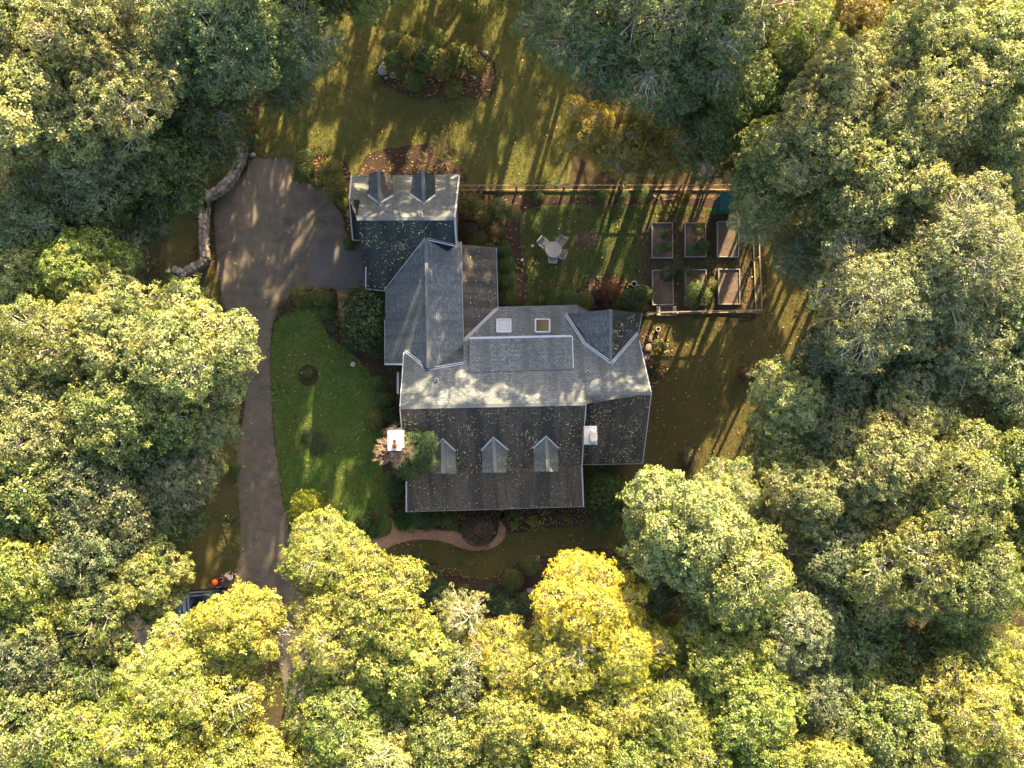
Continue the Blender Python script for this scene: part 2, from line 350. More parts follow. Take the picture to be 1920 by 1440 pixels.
sheet('bare_patch', [(1080, 440), (1095, 433), (1118, 436), (1124, 450), (1112, 464), (1092, 466), (1078, 456)], 0.024, M['dirt'], jag=2)
sheet('bare_patch', [(1180, 355), (1200, 352), (1330, 352), (1335, 370), (1250, 372), (1190, 368)], 0.034, M['dirt'], jag=2)
sheet('tree_ring_bed', [(578 + 19 * math.cos(i * math.pi / 6), 704 + 20 * math.sin(i * math.pi / 6)) for i in range(12)], 0.030, M['mulch'], jag=0.8)
sheet('round_bed', [(1000, 480), (1004, 475), (1008, 480), (1004, 486)], 0.03, M['mulch'])
# edging stones of the tree ring are part of it as a low torus of turf edge

# ------------------------------------------------------------------ house
H = empty('house', P(960, 800), 0, 'large grey shingled house with many gables, dormers and skylights in the clearing', 'house')
H.location = (0, 0, 0)
def roof(name, pl, poly, mat, thick=0.2, lift=0.0):
    n = pl[1]; u = Vector((0, 0, 1)).cross(n).normalized(); v = n.cross(u)
    top = [onp(a, b, pl) + Vector((0, 0, lift)) for a, b in poly]
    # orientation counter-clockwise seen from above
    ar = sum(top[i - 1].x * top[i].y - top[i].x * top[i - 1].y for i in range(len(top)))
    if ar < 0: top.reverse()
    bm = bmesh.new(); uvl = bm.loops.layers.uv.new('UVMap')
    a = [bm.verts.new(p) for p in top]; b = [bm.verts.new(p - Vector((0, 0, thick))) for p in top]
    fs = [bm.faces.new(a), bm.faces.new(list(reversed(b)))]
    for i in range(len(a)):
        j = (i + 1) % len(a); f = bm.faces.new((a[j], a[i], b[i], b[j])); f.material_index = 1
    for f in bm.faces:
        for lp in f.loops:
            d = lp.vert.co - pl[0]; lp[uvl].uv = (d.dot(u) + 50, d.dot(v) + 50)
    bmesh.ops.triangulate(bm, faces=fs, ngon_method='EAR_CLIP')
    bmesh.ops.recalc_face_normals(bm, faces=bm.faces)
    me = bpy.data.meshes.new(name); bm.to_mesh(me); bm.free()
    me.materials.append(mat); me.materials.append(M['trim'])
    return meshobj(name, me, H)
def pbar(name, a, b, pl, w, h, mat, parent, dz=0.0):
    return bar(name, onp(*a, pl) + Vector((0, 0, dz)), onp(*b, pl) + Vector((0, 0, dz)), w, h, mat, parent)
def gutter(a, b, pl, parent, dz=-0.03):
    p, q = onp(*a, pl), onp(*b, pl); d = (q - p).normalized(); s = d.cross(Vector((0, 0, 1))).normalized()
    bm = bmesh.new(); prof = [(-0.045, 0.02), (-0.045, -0.1), (0.045, -0.1), (0.045, 0.03), (0.032, 0.03), (0.032, -0.07), (-0.032, -0.07), (-0.032, 0.02)]
    A = [bm.verts.new(p + s * x + Vector((0, 0, y + dz))) for x, y in prof]; B = [bm.verts.new(q + s * x + Vector((0, 0, y + dz))) for x, y in prof]
    for i in range(8): bm.faces.new((A[i], A[(i + 1) % 8], B[(i + 1) % 8], B[i]))
    bm.faces.new(A); bm.faces.new(list(reversed(B))); bmesh.ops.recalc_face_normals(bm, faces=bm.faces)
    return frombm('gutter', bm, M['trim'], parent)
Z0 = 2.9
GN = plane3((669, 410.5, 7.3), (852.5, 410, 7.3), (760, 330, Z0)); GS = plane3((669, 410.5, 7.3), (852.5, 410, 7.3), (700, 541, Z0))
AN = plane3((750, 764, 7.6), (1098.6, 757, 7.6), (1008, 575, Z0))
AS = plane3((750, 764, 7.6), (1098.6, 757, 7.6), (930, 881.5, 4.1))
_b1, _b2 = onp(760, 889, AS), onp(1091, 873, AS)
PO = (_b1, None); _c = P(928, 954, 2.6); _n = (_b2 - _b1).cross(_c - _b1).normalized(); PO = (_b1, _n if _n.z > 0 else -_n)
_w1, _w2 = onp(1099, 741, AN), onp(1221, 738, AN); _c = P(1150, 869.5, Z0); _n = (_w2 - _w1).cross(_c - _w1).normalized(); WS = (_w1, _n if _n.z > 0 else -_n)
MW = plane3((799, 447, 6.13), (803, 692, 6.13), (722, 610, 3.05)); ME = plane3((799, 447, 6.13), (803, 692, 6.13), (867, 570, 4.75))
CR = plane3((933, 577, 2.95), (930, 463, 2.95), (870, 638, 4.4))
zd = onp(1145, 679.5, AN).z
_dl = onp(1061, 589.5, AN).z
DW = plane3((1145, 580, zd), (1145, 679.5, zd), (1061, 589.5, _dl)); DE = plane3((1145, 580, zd), (1145, 679.5, zd), (1203, 587, 3.0))
rGN = roof('roof', GN, [(659, 331), (861, 328.5), (852.5, 410), (669, 410.5), (675, 375), (655, 374)], M['shingle_grey'])
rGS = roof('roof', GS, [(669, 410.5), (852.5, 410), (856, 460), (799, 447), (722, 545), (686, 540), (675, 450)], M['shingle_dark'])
_k1, _k2 = onp(655, 374, GN), onp(675, 375, GN); _c = P(666, 449, Z0); _n = (_k2 - _k1).cross(_c - _k1).normalized(); BS = (_k1, _n if _n.z > 0 else -_n)
rBS = roof('roof', BS, [(655, 374), (677, 375), (673, 411), (677, 449.5), (661.5, 449)], M['shingle_dark'], lift=-0.02)
rAN = roof('roof', AN, [(750, 764), (757, 660), (760, 657), (803, 692), (869, 680), (870, 638), (933, 577), (1083, 573), (1083.6, 587), (1061, 589.5), (1096, 644), (1147, 679.5), (1196, 624), (1200, 635), (1221, 738), (1099.5, 741), (1098.6, 757)], M['shingle_grey'])
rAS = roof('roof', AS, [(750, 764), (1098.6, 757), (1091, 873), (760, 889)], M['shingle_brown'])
rPO = roof('porch_roof', PO, [(760, 889), (1091, 873), (1094, 949), (762, 959)], M['shingle_porch'])
rWS = roof('roof', WS, [(1096, 741.2), (1221, 738), (1205, 868.5), (1088, 870.6)], M['shingle_brown'], lift=-0.01)
rMW = roof('roof', MW, [(799, 447), (722, 545), (722, 683), (757, 683), (757, 660), (760, 657), (803, 692)], M['shingle_grey'])
rME = roof('roof', ME, [(799, 447), (856, 460), (864, 453), (869, 680), (803, 692)], M['shingle_grey'])
rCR = roof('roof', CR, [(861, 458), (930, 464), (933, 577), (870, 638), (862, 640)], M['shingle_brown'])
rDW = roof('roof', DW, [(1145, 580), (1145, 679.5), (1096, 644), (1061, 589.5), (1083.6, 586.5)], M['shingle_grey'])
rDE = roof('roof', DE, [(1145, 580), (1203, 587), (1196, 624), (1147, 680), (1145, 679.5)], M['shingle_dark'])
# shed dormer
SDP = plane3((880, 634, 5.15), (1072, 630, 5.15), (980, 696, onp(980, 696, AN).z + 0.02))
rSD = roof('shed_dormer_roof', SDP, [(880, 634), (1072, 630), (1075, 692), (880, 698)], M['shingle_grey'], thick=0.16, lift=0.03)
# dormer side walls
_a, _b = P(884, 636, 5.0), P(1068, 633, 5.0)
_a2 = onp(884, 690, SDP); _b2x = onp(1068, 686, SDP)
bm = bmesh.new()
for e in (-1, 1):
    top = (_a, _a2) if e < 0 else (_b, _b2x)
    v = [bm.verts.new(top[0]), bm.verts.new(top[1] - Vector((0, 0, 0.14))), bm.verts.new((top[0].x, top[0].y, zat(top[0].x, top[0].y, AN) - 0.3))]
    bm.faces.new(v)
v = [bm.verts.new(_a), bm.verts.new(_b), bm.verts.new((_b.x, _b.y, 3.9)), bm.verts.new((_a.x, _a.y, 3.9))]; bm.faces.new(v)
frombm('wall', bm, M['siding'], H)
for x in (-1.9, 0.1, 2.1):
    w = boxobj('window', (x, _a.y + 0.04, 4.68), (0.9, 0.08, 0.42), M['trim'], H); boxobj('pane', (x, _a.y + 0.09, 4.68), (0.74, 0.04, 0.3), M['glass'], w)
# gutters
for a, b, pl, par in [((659, 331), (692, 330.5), GN, rGN), ((736, 330), (773, 329.7), GN, rGN), ((816, 329), (861, 328.5), GN, rGN),
                      ((661.5, 449), (677, 449.5), BS, rBS), ((864, 453), (869, 680), ME, rME), ((930, 464), (933, 577), CR, rCR), ((722, 600), (722, 683), MW, rMW),
                      ((933, 577), (1083, 573), AN, rAN), ((1203, 587), (1197, 622), DE, rDE),
                      ((1090.7, 870.6), (1205, 868.6), WS, rWS), ((762, 959), (1094, 949), PO, rPO), ((686, 541), (722, 545), GS, rGS)]:
    gutter(a, b, pl, par)
pbar('gutter', (880, 634), (1072, 630), SDP, 0.13, 0.1, M['trim'], rSD, 0.02)
# white rake boards
for a, b, pl, par, w in [((852.5, 410), (861, 330), GN, rGN, 0.1), ((852.8, 411), (856, 459), GS, rGS, 0.1), ((659, 331), (655, 374), GN, rGN, 0.09), ((655, 374), (661.5, 449), BS, rBS, 0.07),
                         ((762, 902), (762, 959), PO, rPO, 0.09), ((1091, 874), (1094, 949), PO, rPO, 0.08), ((722, 683), (757, 683), MW, rMW, 0.1), ((1199, 640), (1221, 737), AN, rAN, 0.05),
                         ((1221, 739), (1205, 868), WS, rWS, 0.05), ((686, 500), (686, 541), GS, rGS, 0.07), ((750, 765), (760, 888), AS, rAS, 0.05), ((757, 662), (750, 763), AN, rAN, 0.05), ((1098.6, 757), (1091, 873), AS, rAS, 0.06), ((1073, 631), (1075, 690), SDP, rSD, 0.05)]:
    pbar('rake_board', a, b, pl, w, 0.12, M['trim'], par, -0.03)
# flashings in the valleys
for a, b, pl, par in [((797.5, 448), (722, 545), GS, rGS), ((800, 447.5), (856, 460.5), GS, rGS), ((760, 658), (803, 692), AN, rAN), ((803, 692), (869, 680.5), AN, rAN),
                      ((870, 638), (933, 577), AN, rAN), ((1061, 589.5), (1096, 644), AN, rAN), ((1096, 644), (1146, 680), AN, rAN), ((1147.5, 680), (1196, 624), AN, rAN)]:
    p, q = onp(*a, pl), onp(*b, pl); d = (q - p).normalized(); s = d.cross(Vector((0, 0, 1))).normalized()
    for sg in (-1, 1):
        bar('flashing', p + s * sg * 0.055 + Vector((0, 0, 0.03)), q + s * sg * 0.055 + Vector((0, 0, 0.03)), 0.05, 0.05, M['flash'], par)
# ridge caps
def ridge(a, b, pl, par, mat):
    pbar('ridge_cap', a, b, pl, 0.2, 0.04, mat, par, 0.01)
ridge((669, 410.5), (852.5, 410), GN, rGN, M['shingle_grey']); ridge((750, 764), (1098.6, 757), AN, rAN, M['shingle_grey']); ridge((1100, 741), (1221, 738), AN, rAN, M['shingle_grey'])
ridge((799, 448), (803, 690), MW, rMW, M['shingle_grey']); ridge((1145, 580), (1145, 678), DW, rDW, M['shingle_grey'])
# gable dormers
def dormer(ap, rs, l0, l1, r0, r1, pl, m1, m2, north):
    """ap apex on the main slope, rs outer end of ridge, l0/r0 eave points on the slope, l1/r1 outer eave ends"""
    D = bpy.data.objects.new('dormer', None); link(D, H)
    za = onp(*ap, pl).z; zl = onp(*l0, pl).z; zr = onp(*r0, pl).z; ze = min(zl, zr)
    def sub(name, poly, mat):
        pts = [P(x, y, z) for x, y, z in poly]
        n = (pts[1] - pts[0]).cross(pts[2] - pts[0]).normalized(); n = n if n.z > 0 else -n
        u = Vector((0, 0, 1)).cross(n).normalized(); v = n.cross(u)
        bm = bmesh.new(); uvl = bm.loops.layers.uv.new('UVMap')
        a = [bm.verts.new(p) for p in pts]; b = [bm.verts.new(p - Vector((0, 0, 0.1))) for p in pts]
        bm.faces.new(a); bm.faces.new(list(reversed(b)))
        for i in range(4): bm.faces.new((a[i], a[(i + 1) % 4], b[(i + 1) % 4], b[i]))
        for f in bm.faces:
            for lp in f.loops: lp[uvl].uv = (lp.vert.co.dot(u) + 50, lp.vert.co.dot(v) + 50)
        bmesh.ops.recalc_face_normals(bm, faces=bm.faces); return frombm(name, bm, mat, D)
    sub('dormer_roof', [(*ap, za), (*rs, za), (*l1, ze), (*l0, ze)], m1)
    sub('dormer_roof', [(*ap, za), (*r0, ze), (*r1, ze), (*rs, za)], m2)
    # walls under it
    sg = 1 if north else -1
    A, L, R = P(*rs, za), P(*l1, ze), P(*r1, ze); y = A.y - sg * 0.14; zb = zat(A.x, y, pl)
    x0, x1 = L.x + 0.12, R.x - 0.12; yi = P(*ap, za).y
    bm = bmesh.new()
    f = [bm.verts.new((x0, y, zb - 0.3)), bm.verts.new((x1, y, zb - 0.3)), bm.verts.new((x1, y, ze - 0.02)), bm.verts.new((A.x, y, za - 0.15)), bm.verts.new((x0, y, ze - 0.02))]
    g = [bm.verts.new((v.co.x, yi, v.co.z)) for v in f]
    bm.faces.new(f); bm.faces.new(g)
    for i in range(5): bm.faces.new((f[i], f[(i + 1) % 5], g[(i + 1) % 5], g[i]))
    bmesh.ops.recalc_face_normals(bm, faces=bm.faces)
    frombm('dormer_wall', bm, M['siding'], D)
    boxobj('window', ((x0 + x1) / 2, y + sg * 0.02, (zb + ze) / 2 + 0.1), (0.62, 0.06, 0.7), M['trim'], D)
    boxobj('pane', ((x0 + x1) / 2, y + sg * 0.05, (zb + ze) / 2 + 0.1), (0.5, 0.03, 0.58), M['glass'], D)
    for e0, e1 in ((l0, ap), (ap, r0)):
        p, q = onp(*e0, pl), onp(*e1, pl)
        bar('flashing', p + Vector((0, 0, 0.05)), q + Vector((0, 0, 0.05)), 0.09, 0.07, M['flash'], D)
    bar('ridge_cap', P(*ap, za) + Vector((0, 0, 0.03)), P(*rs, za) + Vector((0, 0, 0.03)), 0.2, 0.05, m1, D)
dormer((711.5, 382), (710, 320), (690.5, 366), (691.5, 326), (737, 367), (735.6, 328), GN, M['shingle_grey'], M['shingle_brown'], True)
dormer((795, 382), (793, 320), (770, 365), (773, 328), (816, 366), (816, 329), GN, M['shingle_grey'], M['shingle_dark'], True)
dormer((830, 823), (830.6, 887.5), (808, 846), (808, 889), (853.7, 845), (856, 889), AS, M['shingle_pale'], M['shingle_pale'], False)
dormer((925, 820), (929, 886), (903, 844), (905, 886.5), (951.5, 842.5), (949, 886), AS, M['shingle_pale'], M['shingle_pale'], False)
dormer((1024, 818), (1027.5, 884), (1000, 840), (1001.6, 884.5), (1047, 840), (1046.6, 884), AS, M['shingle_pale'], M['shingle_pale'], False)
# skylights
for (x0, y0, x1, y1), gm in (((932, 601, 957.5, 625), M['glass_reflection']), ((1004, 601, 1030.5, 625), M['glass_brown'])):
    c = [onp(a, b, AN) for a, b in ((x0, y0), (x1, y0), (x1, y1), (x0, y1))]; n = AN[1]
    sk = bpy.data.objects.new('skylight', None); link(sk, H)
    for i in range(4):
        bar('frame', c[i] + n * 0.07, c[(i + 1) % 4] + n * 0.07, 0.1, 0.14 if i % 2 else 0.143, M['trim'], sk, n)
    cc = sum(c, Vector()) / 4; q = [cc + (p - cc) * 0.96 + n * 0.10 for p in c]
    bm = bmesh.new(); a = [bm.verts.new(p) for p in q]; b = [bm.verts.new(p - n * 0.04) for p in q]
    bm.faces.new(a); bm.faces.new(list(reversed(b)))
    for i in range(4): bm.faces.new((a[i], a[(i + 1) % 4], b[(i + 1) % 4], b[i]))
    bmesh.ops.recalc_face_normals(bm, faces=bm.faces); frombm('glass', bm, gm, sk)
# vent pipes
for (a, b, pl) in ((1101.5, 698, AN), (819, 712, AN), (790, 402, GN)):
    p = onp(a, b, pl); v = lathe('vent_pipe', [(0.1, -0.1), (0.1, 0.25), (0.07, 0.25), (0.07, 0.2)], M['trim'], H, 12, p); lathe('pipe_opening', [(0.065, 0.18), (0.065, 0.235)], M['dark'], v, 12, p)
# wall volumes
def gable(name, x0, x1, y0, y1, z0, z1, rp, zr, axis):
    """axis 'x': ridge runs along x at y=rp; z0 eave height at y0 (or x0), z1 at y1 (or x1)"""
    bm = bmesh.new()
    if axis == 'x': prof = [(y0, 0), (y1, 0), (y1, z1), (rp, zr), (y0, z0)]; mk = lambda s, q: (x0 if s == 0 else x1, q[0], q[1])
    else: prof = [(x0, 0), (x1, 0), (x1, z1), (rp, zr), (x0, z0)]; mk = lambda s, q: (q[0], y0 if s == 0 else y1, q[1])
    A = [bm.verts.new(mk(0, q)) for q in prof]; B = [bm.verts.new(mk(1, q)) for q in prof]
    bm.faces.new(A); bm.faces.new(B)
    for i in range(5): bm.faces.new((A[i], A[(i + 1) % 5], B[(i + 1) % 5], B[i]))
    bmesh.ops.recalc_face_normals(bm, faces=bm.faces); return frombm(name, bm, M['siding'], H)
gw = gable('wall', -9.05, -3.62, 6.35, 12.95, 2.7, 2.7, 9.71, 6.95, 'x')
gable('wall', -9.95, -9.05, 9.75, 12.9, 2.7, 2.7, 11.2, 4.2, 'x')
mw = gable('wall', -7.8, -3.3, 1.6, 6.6, 3.0, 4.3, -5.16, 5.8, 'y')
gable('wall', -3.3, -1.25, 3.0, 8.4, 4.0, 2.6, -3.2, 4.05, 'y')
aw = gable('wall', -6.35, 4.1, -5.3, 4.6, 3.9, 2.65, -1.25, 7.25, 'x')
ww = gable('wall', 4.1, 7.95, -4.7, 2.9, 2.8, 3.6, -0.6, 6.7, 'x')
gable('wall', 3.9, 7.95, 2.9, 4.35, 2.9, 2.85, 5.98, 5.3, 'y')
boxobj('porch_floor', (-1.15, -6.6, 0.2), (10.9, 2.55, 0.4), M['concrete'], H)
for i in range(7): boxobj('porch_post', (-6.3 + i * 1.72, -7.75, 1.5), (0.14, 0.14, 2.2), M['trim'], H)
def window(x, y, z, face, w=0.9, h=1.2):
    s = (w, 0.1, h) if face in 'ns' else (0.1, w, h); d = {'n': (0, 1), 's': (0, -1), 'e': (1, 0), 'w': (-1, 0)}[face]
    f = boxobj('window', (x + d[0] * 0.03, y + d[1] * 0.03, z), s, M['trim'], H)
    s2 = (w - 0.16, 0.04, h - 0.16) if face in 'ns' else (0.04, w - 0.16, h - 0.16)
    boxobj('pane', (x + d[0] * 0.09, y + d[1] * 0.09, z), s2, M['glass'], f)
for y in (-3.9, -1.3, 1.2): window(-6.35, y, 1.7, 'w')
window(-6.35, -1.3, 4.6, 'w'); window(-9.05, 9.6, 4.9, 'w')
for x in (-5.2, -3.2, -1.2, 1.0, 3.0): window(x, -5.3, 1.75, 's')
for x in (5.2, 6.8): window(x, -4.7, 1.7, 's')
for y in (-3.2, -0.8, 1.6): window(7.95, y, 1.7, 'e')
for x in (-7.6, -5.4): window(x, 12.95, 1.5, 'n')
for x in (-0.2, 1.6): window(x, 4.6, 1.5, 'n')
window(5.98, 4.35, 1.6, 'n', 1.4)
for y in (7.5,): 
    gd = boxobj('garage_door', (-9.07, y + 0.2, 1.15), (0.12, 2.3, 2.3), M['door'], H)
    for k in range(3): boxobj('door_panel', (-9.14, y + 0.2, 0.45 + k * 0.7), (0.03, 2.1, 0.6), M['door'], gd)
# white box bay on the west gable
p = P(747, 718, 2.6); boxobj('downspout', (p.x - 0.02, p.y, 1.5), (0.14, 1.4, 2.4), M['trim'], H, 0, 0.02)
# chimneys
def chimney(x0, y0, x1, y1, z, zb, m='white_stack'):
    a, b = P(x0, y0, z), P(x1, y1, z); c = (a + b) / 2; w, d = abs(b.x - a.x), abs(b.y - a.y)
    ch = boxobj('chimney', (c.x, c.y, (z - 0.12 + zb) / 2), (w - 0.12, d - 0.12, z - 0.12 - zb), M[m], H)
    boxobj('cap', (c.x, c.y, z - 0.06), (w, d, 0.12), M[m], ch, 0, 0.02)
    return ch, c, w, d
ch, c, w, d = chimney(727, 808, 752, 845, 8.9, 0)
for k, (dy, s) in enumerate(((-0.30, 0.26), (0.0, 0.18))):
    boxobj('flue', (c.x + 0.03, c.y + dy, 9.03), (s, s, 0.28), M['clay'], ch); boxobj('flue_opening', (c.x + 0.03, c.y + dy, 9.175), (s - 0.08, s - 0.08, 0.02), M['dark'], ch)
ch, c, w, d = chimney(1095, 799, 1119.5, 834, 7.9, 3.0, 'grey_stack')
boxobj('metal_cap', (c.x + 0.16, c.y - 0.05, 8.0), (0.34, 0.75, 0.18), M['metal'], ch, 0, 0.03)
boxobj('rain_cap', (c.x + 0.16, c.y - 0.05, 8.13), (0.42, 0.5, 0.05), M['concrete'], ch, 0, 0.01)
# ------------------------------------------------------------------ stone wall
def rock_mesh(name, seed, flat=0.6, sub=2, sharp=0.22):
    r = random.Random(seed); bm = bmesh.new(); bmesh.ops.create_icosphere(bm, subdivisions=sub, radius=0.5)
    ph = [(Vector((r.gauss(0, 1), r.gauss(0, 1), r.gauss(0, 1))).normalized(), r.uniform(0.30, 0.46)) for _ in range(11)]
    for v in bm.verts:
        for n, d in ph:
            k = v.co.dot(n)
            if k > d: v.co -= n * (k - d) * 0.9
        v.co += Vector((r.uniform(-1, 1), r.uniform(-1, 1), r.uniform(-1, 1))) * 0.012
        v.co.z *= flat
    me = bpy.data.meshes.new(name); bm.to_mesh(me); bm.free(); return me
def block_mesh(seed):
    r = random.Random(seed); bm = bmesh.new(); bbox(bm, (0, 0, 0), (1, 1, .7), 0, 0.13)
    for v in bm.verts: v.co.x += r.uniform(-.09, .09); v.co.y += r.uniform(-.09, .09); v.co.z += r.uniform(-.05, .05)
    me = bpy.data.meshes.new('stone'); bm.to_mesh(me); bm.free(); return me
smesh = [block_mesh(40 + i) for i in range(7)]
for i, m in enumerate(smesh):
    c = [tuple(v * .68 for v in q) for q in [(0.23, 0.185, 0.14), (0.3, 0.24, 0.18), (0.17, 0.14, 0.115), (0.26, 0.2, 0.15), (0.2, 0.17, 0.15), (0.33, 0.27, 0.2), (0.15, 0.125, 0.1)]][i]
    m.materials.append(worn('wall_stone', c, 0.9, 0.4, 4))
def stone_wall(label, pts, width, height):
    t = empty('stone_wall', P(*pts[0]), 0, label, 'stone wall')
    base = t.location.copy()
    q = catmull([P(*p)[:2] for p in pts], 10, False)
    core = bmesh.new(); prev = None
    for i in range(len(q)):
        a = Vector(q[max(i - 1, 0)]); b = Vector(q[min(i + 1, len(q) - 1)]); d = (b - a).normalized(); n = Vector((-d.y, d.x)); c = Vector(q[i])
        ring = [core.verts.new((*(c + n * s * (width / 2 - 0.1)), z)) for s, z in ((-1, 0), (1, 0), (1, height - 0.12), (-1, height - 0.12))]
        ring = ring; 
        for v in ring: v.co -= base
        if prev:
            for k in range(4): core.faces.new((prev[k], prev[(k + 1) % 4], ring[(k + 1) % 4], ring[k]))
        else: core.faces.new(ring)
        prev = ring
    core.faces.new(list(reversed(prev))); bmesh.ops.recalc_face_normals(core, faces=core.faces)
    frombm('mortar_core', core, M['mulch'], t)
    # walk along
    L = [0]
    for a, b in zip(q, q[1:]): L.append(L[-1] + (Vector(b) - Vector(a)).length)
    def at(s):
        for i in range(len(q) - 1):
            if L[i + 1] >= s or i == len(q) - 2:
                f = (s - L[i]) / max(L[i + 1] - L[i], 1e-6); a, b = Vector(q[i]), Vector(q[i + 1]); d = (b - a).normalized(); return a.lerp(b, min(f, 1)), d
    def put(c, d, w, l, z, h):
        o = bpy.data.objects.new('stone', random.choice(smesh)); link(o, t)
        o.location = (c.x - base.x, c.y - base.y, z); o.scale = (l * .95, w * .95, h * 1.4)
        o.rotation_euler = (random.uniform(-.08, .08), random.uniform(-.08, .08), math.atan2(d.y, d.x) + random.uniform(-.25, .25) + random.choice((0, math.pi)))
    for course in range(3):
        z = 0.16 + course * (height - 0.2) / 3; s = random.uniform(0, .2)
        for side in (-1, 1):
            s = random.uniform(0, .15)
            while s < L[-1]:
                l = random.uniform(0.34, 0.6); c, d = at(min(s + l / 2, L[-1])); n = Vector((-d.y, d.x))
                put(c + n * side * (width / 2 - 0.13), d, 0.3, l, z, 0.3); s += l * 0.97
    s = 0
    while s < L[-1]:                                      # top course, two or three stones across
        l = random.uniform(0.26, 0.5); c, d = at(min(s + l / 2, L[-1])); n = Vector((-d.y, d.x)); k = random.choice((1, 2, 2, 2, 3))
        for j in range(k):
            put(c + n * ((j + .5) / k - .5) * width, d, width / k, l * random.uniform(.85, 1.1), height - 0.06 + random.uniform(-.015, .015), 0.15)
        s += l * 0.95
stone_wall('curved dry stone wall bending round the top left corner of the driveway', [(458, 272), (457, 295), (447, 322), (432, 345), (412, 362), (396, 370)], 0.52, 0.85)
stone_wall('straight grey stone wall running along the left side of the driveway with a bent lower end', [(389, 358), (388, 400), (387, 450), (389, 484), (384, 494), (368, 504), (348, 516)], 0.5, 0.8)
bmeshes = [rock_mesh('boulder', 90 + i, 0.62, 2) for i in range(10)]
for i, m in enumerate(bmeshes): m.materials.append(M['stone_grey' if i < 5 else 'stone_brown'])
def boulder(px, py, r, label, k, flat=1.0, group=None):
    o = bpy.data.objects.new('boulder', bmeshes[k]); link(o); R = r / PPM; p = P(px, py)
    o.location = (p.x, p.y, 0.03 + 0.2 * R * flat); o.scale = (2 * R, 1.7 * R, 1.5 * R * flat); o.rotation_euler = (0, 0, px * 1.7)
    tag(o, label, 'boulder', group)
for b in [(718, 133, 12, 'large pale grey boulder at the left end of the planted island bed', 0), (737, 143, 7.5, 'medium grey boulder just right of the big pale one in the island bed', 1),
          (724, 147, 4, 'small white stone between the two boulders of the island bed', 2), (719, 120, 5, 'small dark boulder touching the top of the big pale island boulder', 3),
          (909, 100, 6.5, 'pale boulder at the upper right end of the island bed', 4), (888, 146, 5, 'small boulder under the right hand shrubs of the island bed', 1),
          (341, 511, 11, 'rough grey boulder ending the stone wall left of the driveway', 2), (330, 506, 8, 'flat boulder beyond the lower end of the stone wall', 0),
          (316, 509, 6, 'small farthest boulder left of the stone wall end', 3), (475, 291, 6, 'pointed white rock at the top left corner of the driveway', 4),
          (1217, 634, 8, 'flat stone at the top of the bed beside the right wing', 5), (1215, 652, 9, 'flat stone in the middle of the row beside the right wing', 8),
          (1213, 670, 7, 'flat stone at the bottom of the row beside the right wing', 7), (994, 1108, 9, 'grey boulder in the mulch below the two round bushes', 1),
          (1008, 1046, 6, 'small grey boulder right of the two round bushes', 4), (1121, 520, 3.5, 'pale upright stone in the crescent shaped bed', 2),
          (612, 105, 8, 'brown stump like rock on the lawn near the top left trees', 3)]:
    boulder(*b)

# ------------------------------------------------------------------ post and rail fence
def fence(label, tops, posts, post_h=1.58, rails=((1.5, 0.0), (0.12, 0.0)), wr=0.07):
    f = empty('rail_fence', P(*tops[0]), 0, label, 'fence'); b = f.location.copy()
    for i in range(len(posts)):
        p = P(*posts[i]) - b
        bm = bmesh.new(); bbox(bm, (0, 0, post_h / 2), (0.12, 0.12, post_h), 0.1 * random.random(), 0.012)
        o = frombm('post', bm, M['wood'], f); o.location = (p.x, p.y, 0)
    for i in range(len(posts) - 1):
        p, q = P(*posts[i]) - b, P(*posts[i + 1]) - b; d = (q - p).normalized(); s = Vector((-d.y, d.x, 0))
        for h, off in rails:
            j1, j2 = random.uniform(-.03, .03), random.uniform(-.03, .03)
            bar('rail', p + s * 0.07 + Vector((0, 0, h + j1)), q + s * 0.07 + Vector((0, 0, h + j2)), wr, 0.09, M['wood'], f)
gx = [864, 900, 968, 1000, 1056, 1110, 1163, 1217, 1270, 1320, 1370]
fence('long weathered wooden rail fence running right from the garage along the top of the garden', [(864, 358)], [(x, 359 - (x - 864) * 0.002) for x in gx])
fence('wooden rail fence down the right hand side of the vegetable garden', [(1395, 372)], [(1407, 380), (1409, 436), (1411, 489), (1413, 541), (1415, 587)])
fence('wooden rail fence below the raised beds joining the right wing of the house', [(1206, 591)], [(1207, 591.5), (1262, 590), (1318, 588.5), (1370, 587.5), (1415, 587)])
# ------------------------------------------------------------------ raised beds
beds6 = [((1222, 417), (1262, 484), 'raised bed at the left end of the upper row with yellowing vines across it'),
         ((1284, 417), (1324, 482), 'middle raised bed of the upper row with a lime green plant on its right side'),
         ((1345, 415), (1386, 482), 'bare raised bed at the right end of the upper row below the green shed'),
         ((1223, 506), (1263, 572), 'left raised bed of the lower row with a dark green plant at its top'),
         ((1285, 505), (1325, 572), 'middle raised bed of the lower row half hidden by a leafy plant'),
         ((1347, 504), (1388, 571), 'bare raised bed at the right end of the lower row near the fence corner')]
for (a, b, lab) in beds6:
    h = 0.34; p, q = P(*a, h), P(*b, h); c = (p + q) / 2; w, d = q.x - p.x, p.y - q.y
    e = empty('raised_bed', (c.x, c.y, 0), random.uniform(-.012, .012), lab, 'raised bed', 'raised vegetable beds')
    for s in (-1, 1):
        boxobj('board', (s * (w / 2 - 0.03), 0, h / 2 + 0.01), (0.06, d, h), M['board'], e, 0, 0.006)
        boxobj('board', (0, s * (d / 2 - 0.03), h / 2 + 0.013), (w - 0.125, 0.06, h), M['board'], e, 0, 0.006)
    bm = bmesh.new(); bmesh.ops.create_grid(bm, x_segments=14, y_segments=22, size=0.5); bmesh.ops.scale(bm, vec=(w - 0.1, d - 0.1, 1), verts=bm.verts)
    for v in bm.verts: v.co.z = h - 0.09 + random.uniform(-.02, .02)
    frombm('soil', bm, M['soil'], e, True)
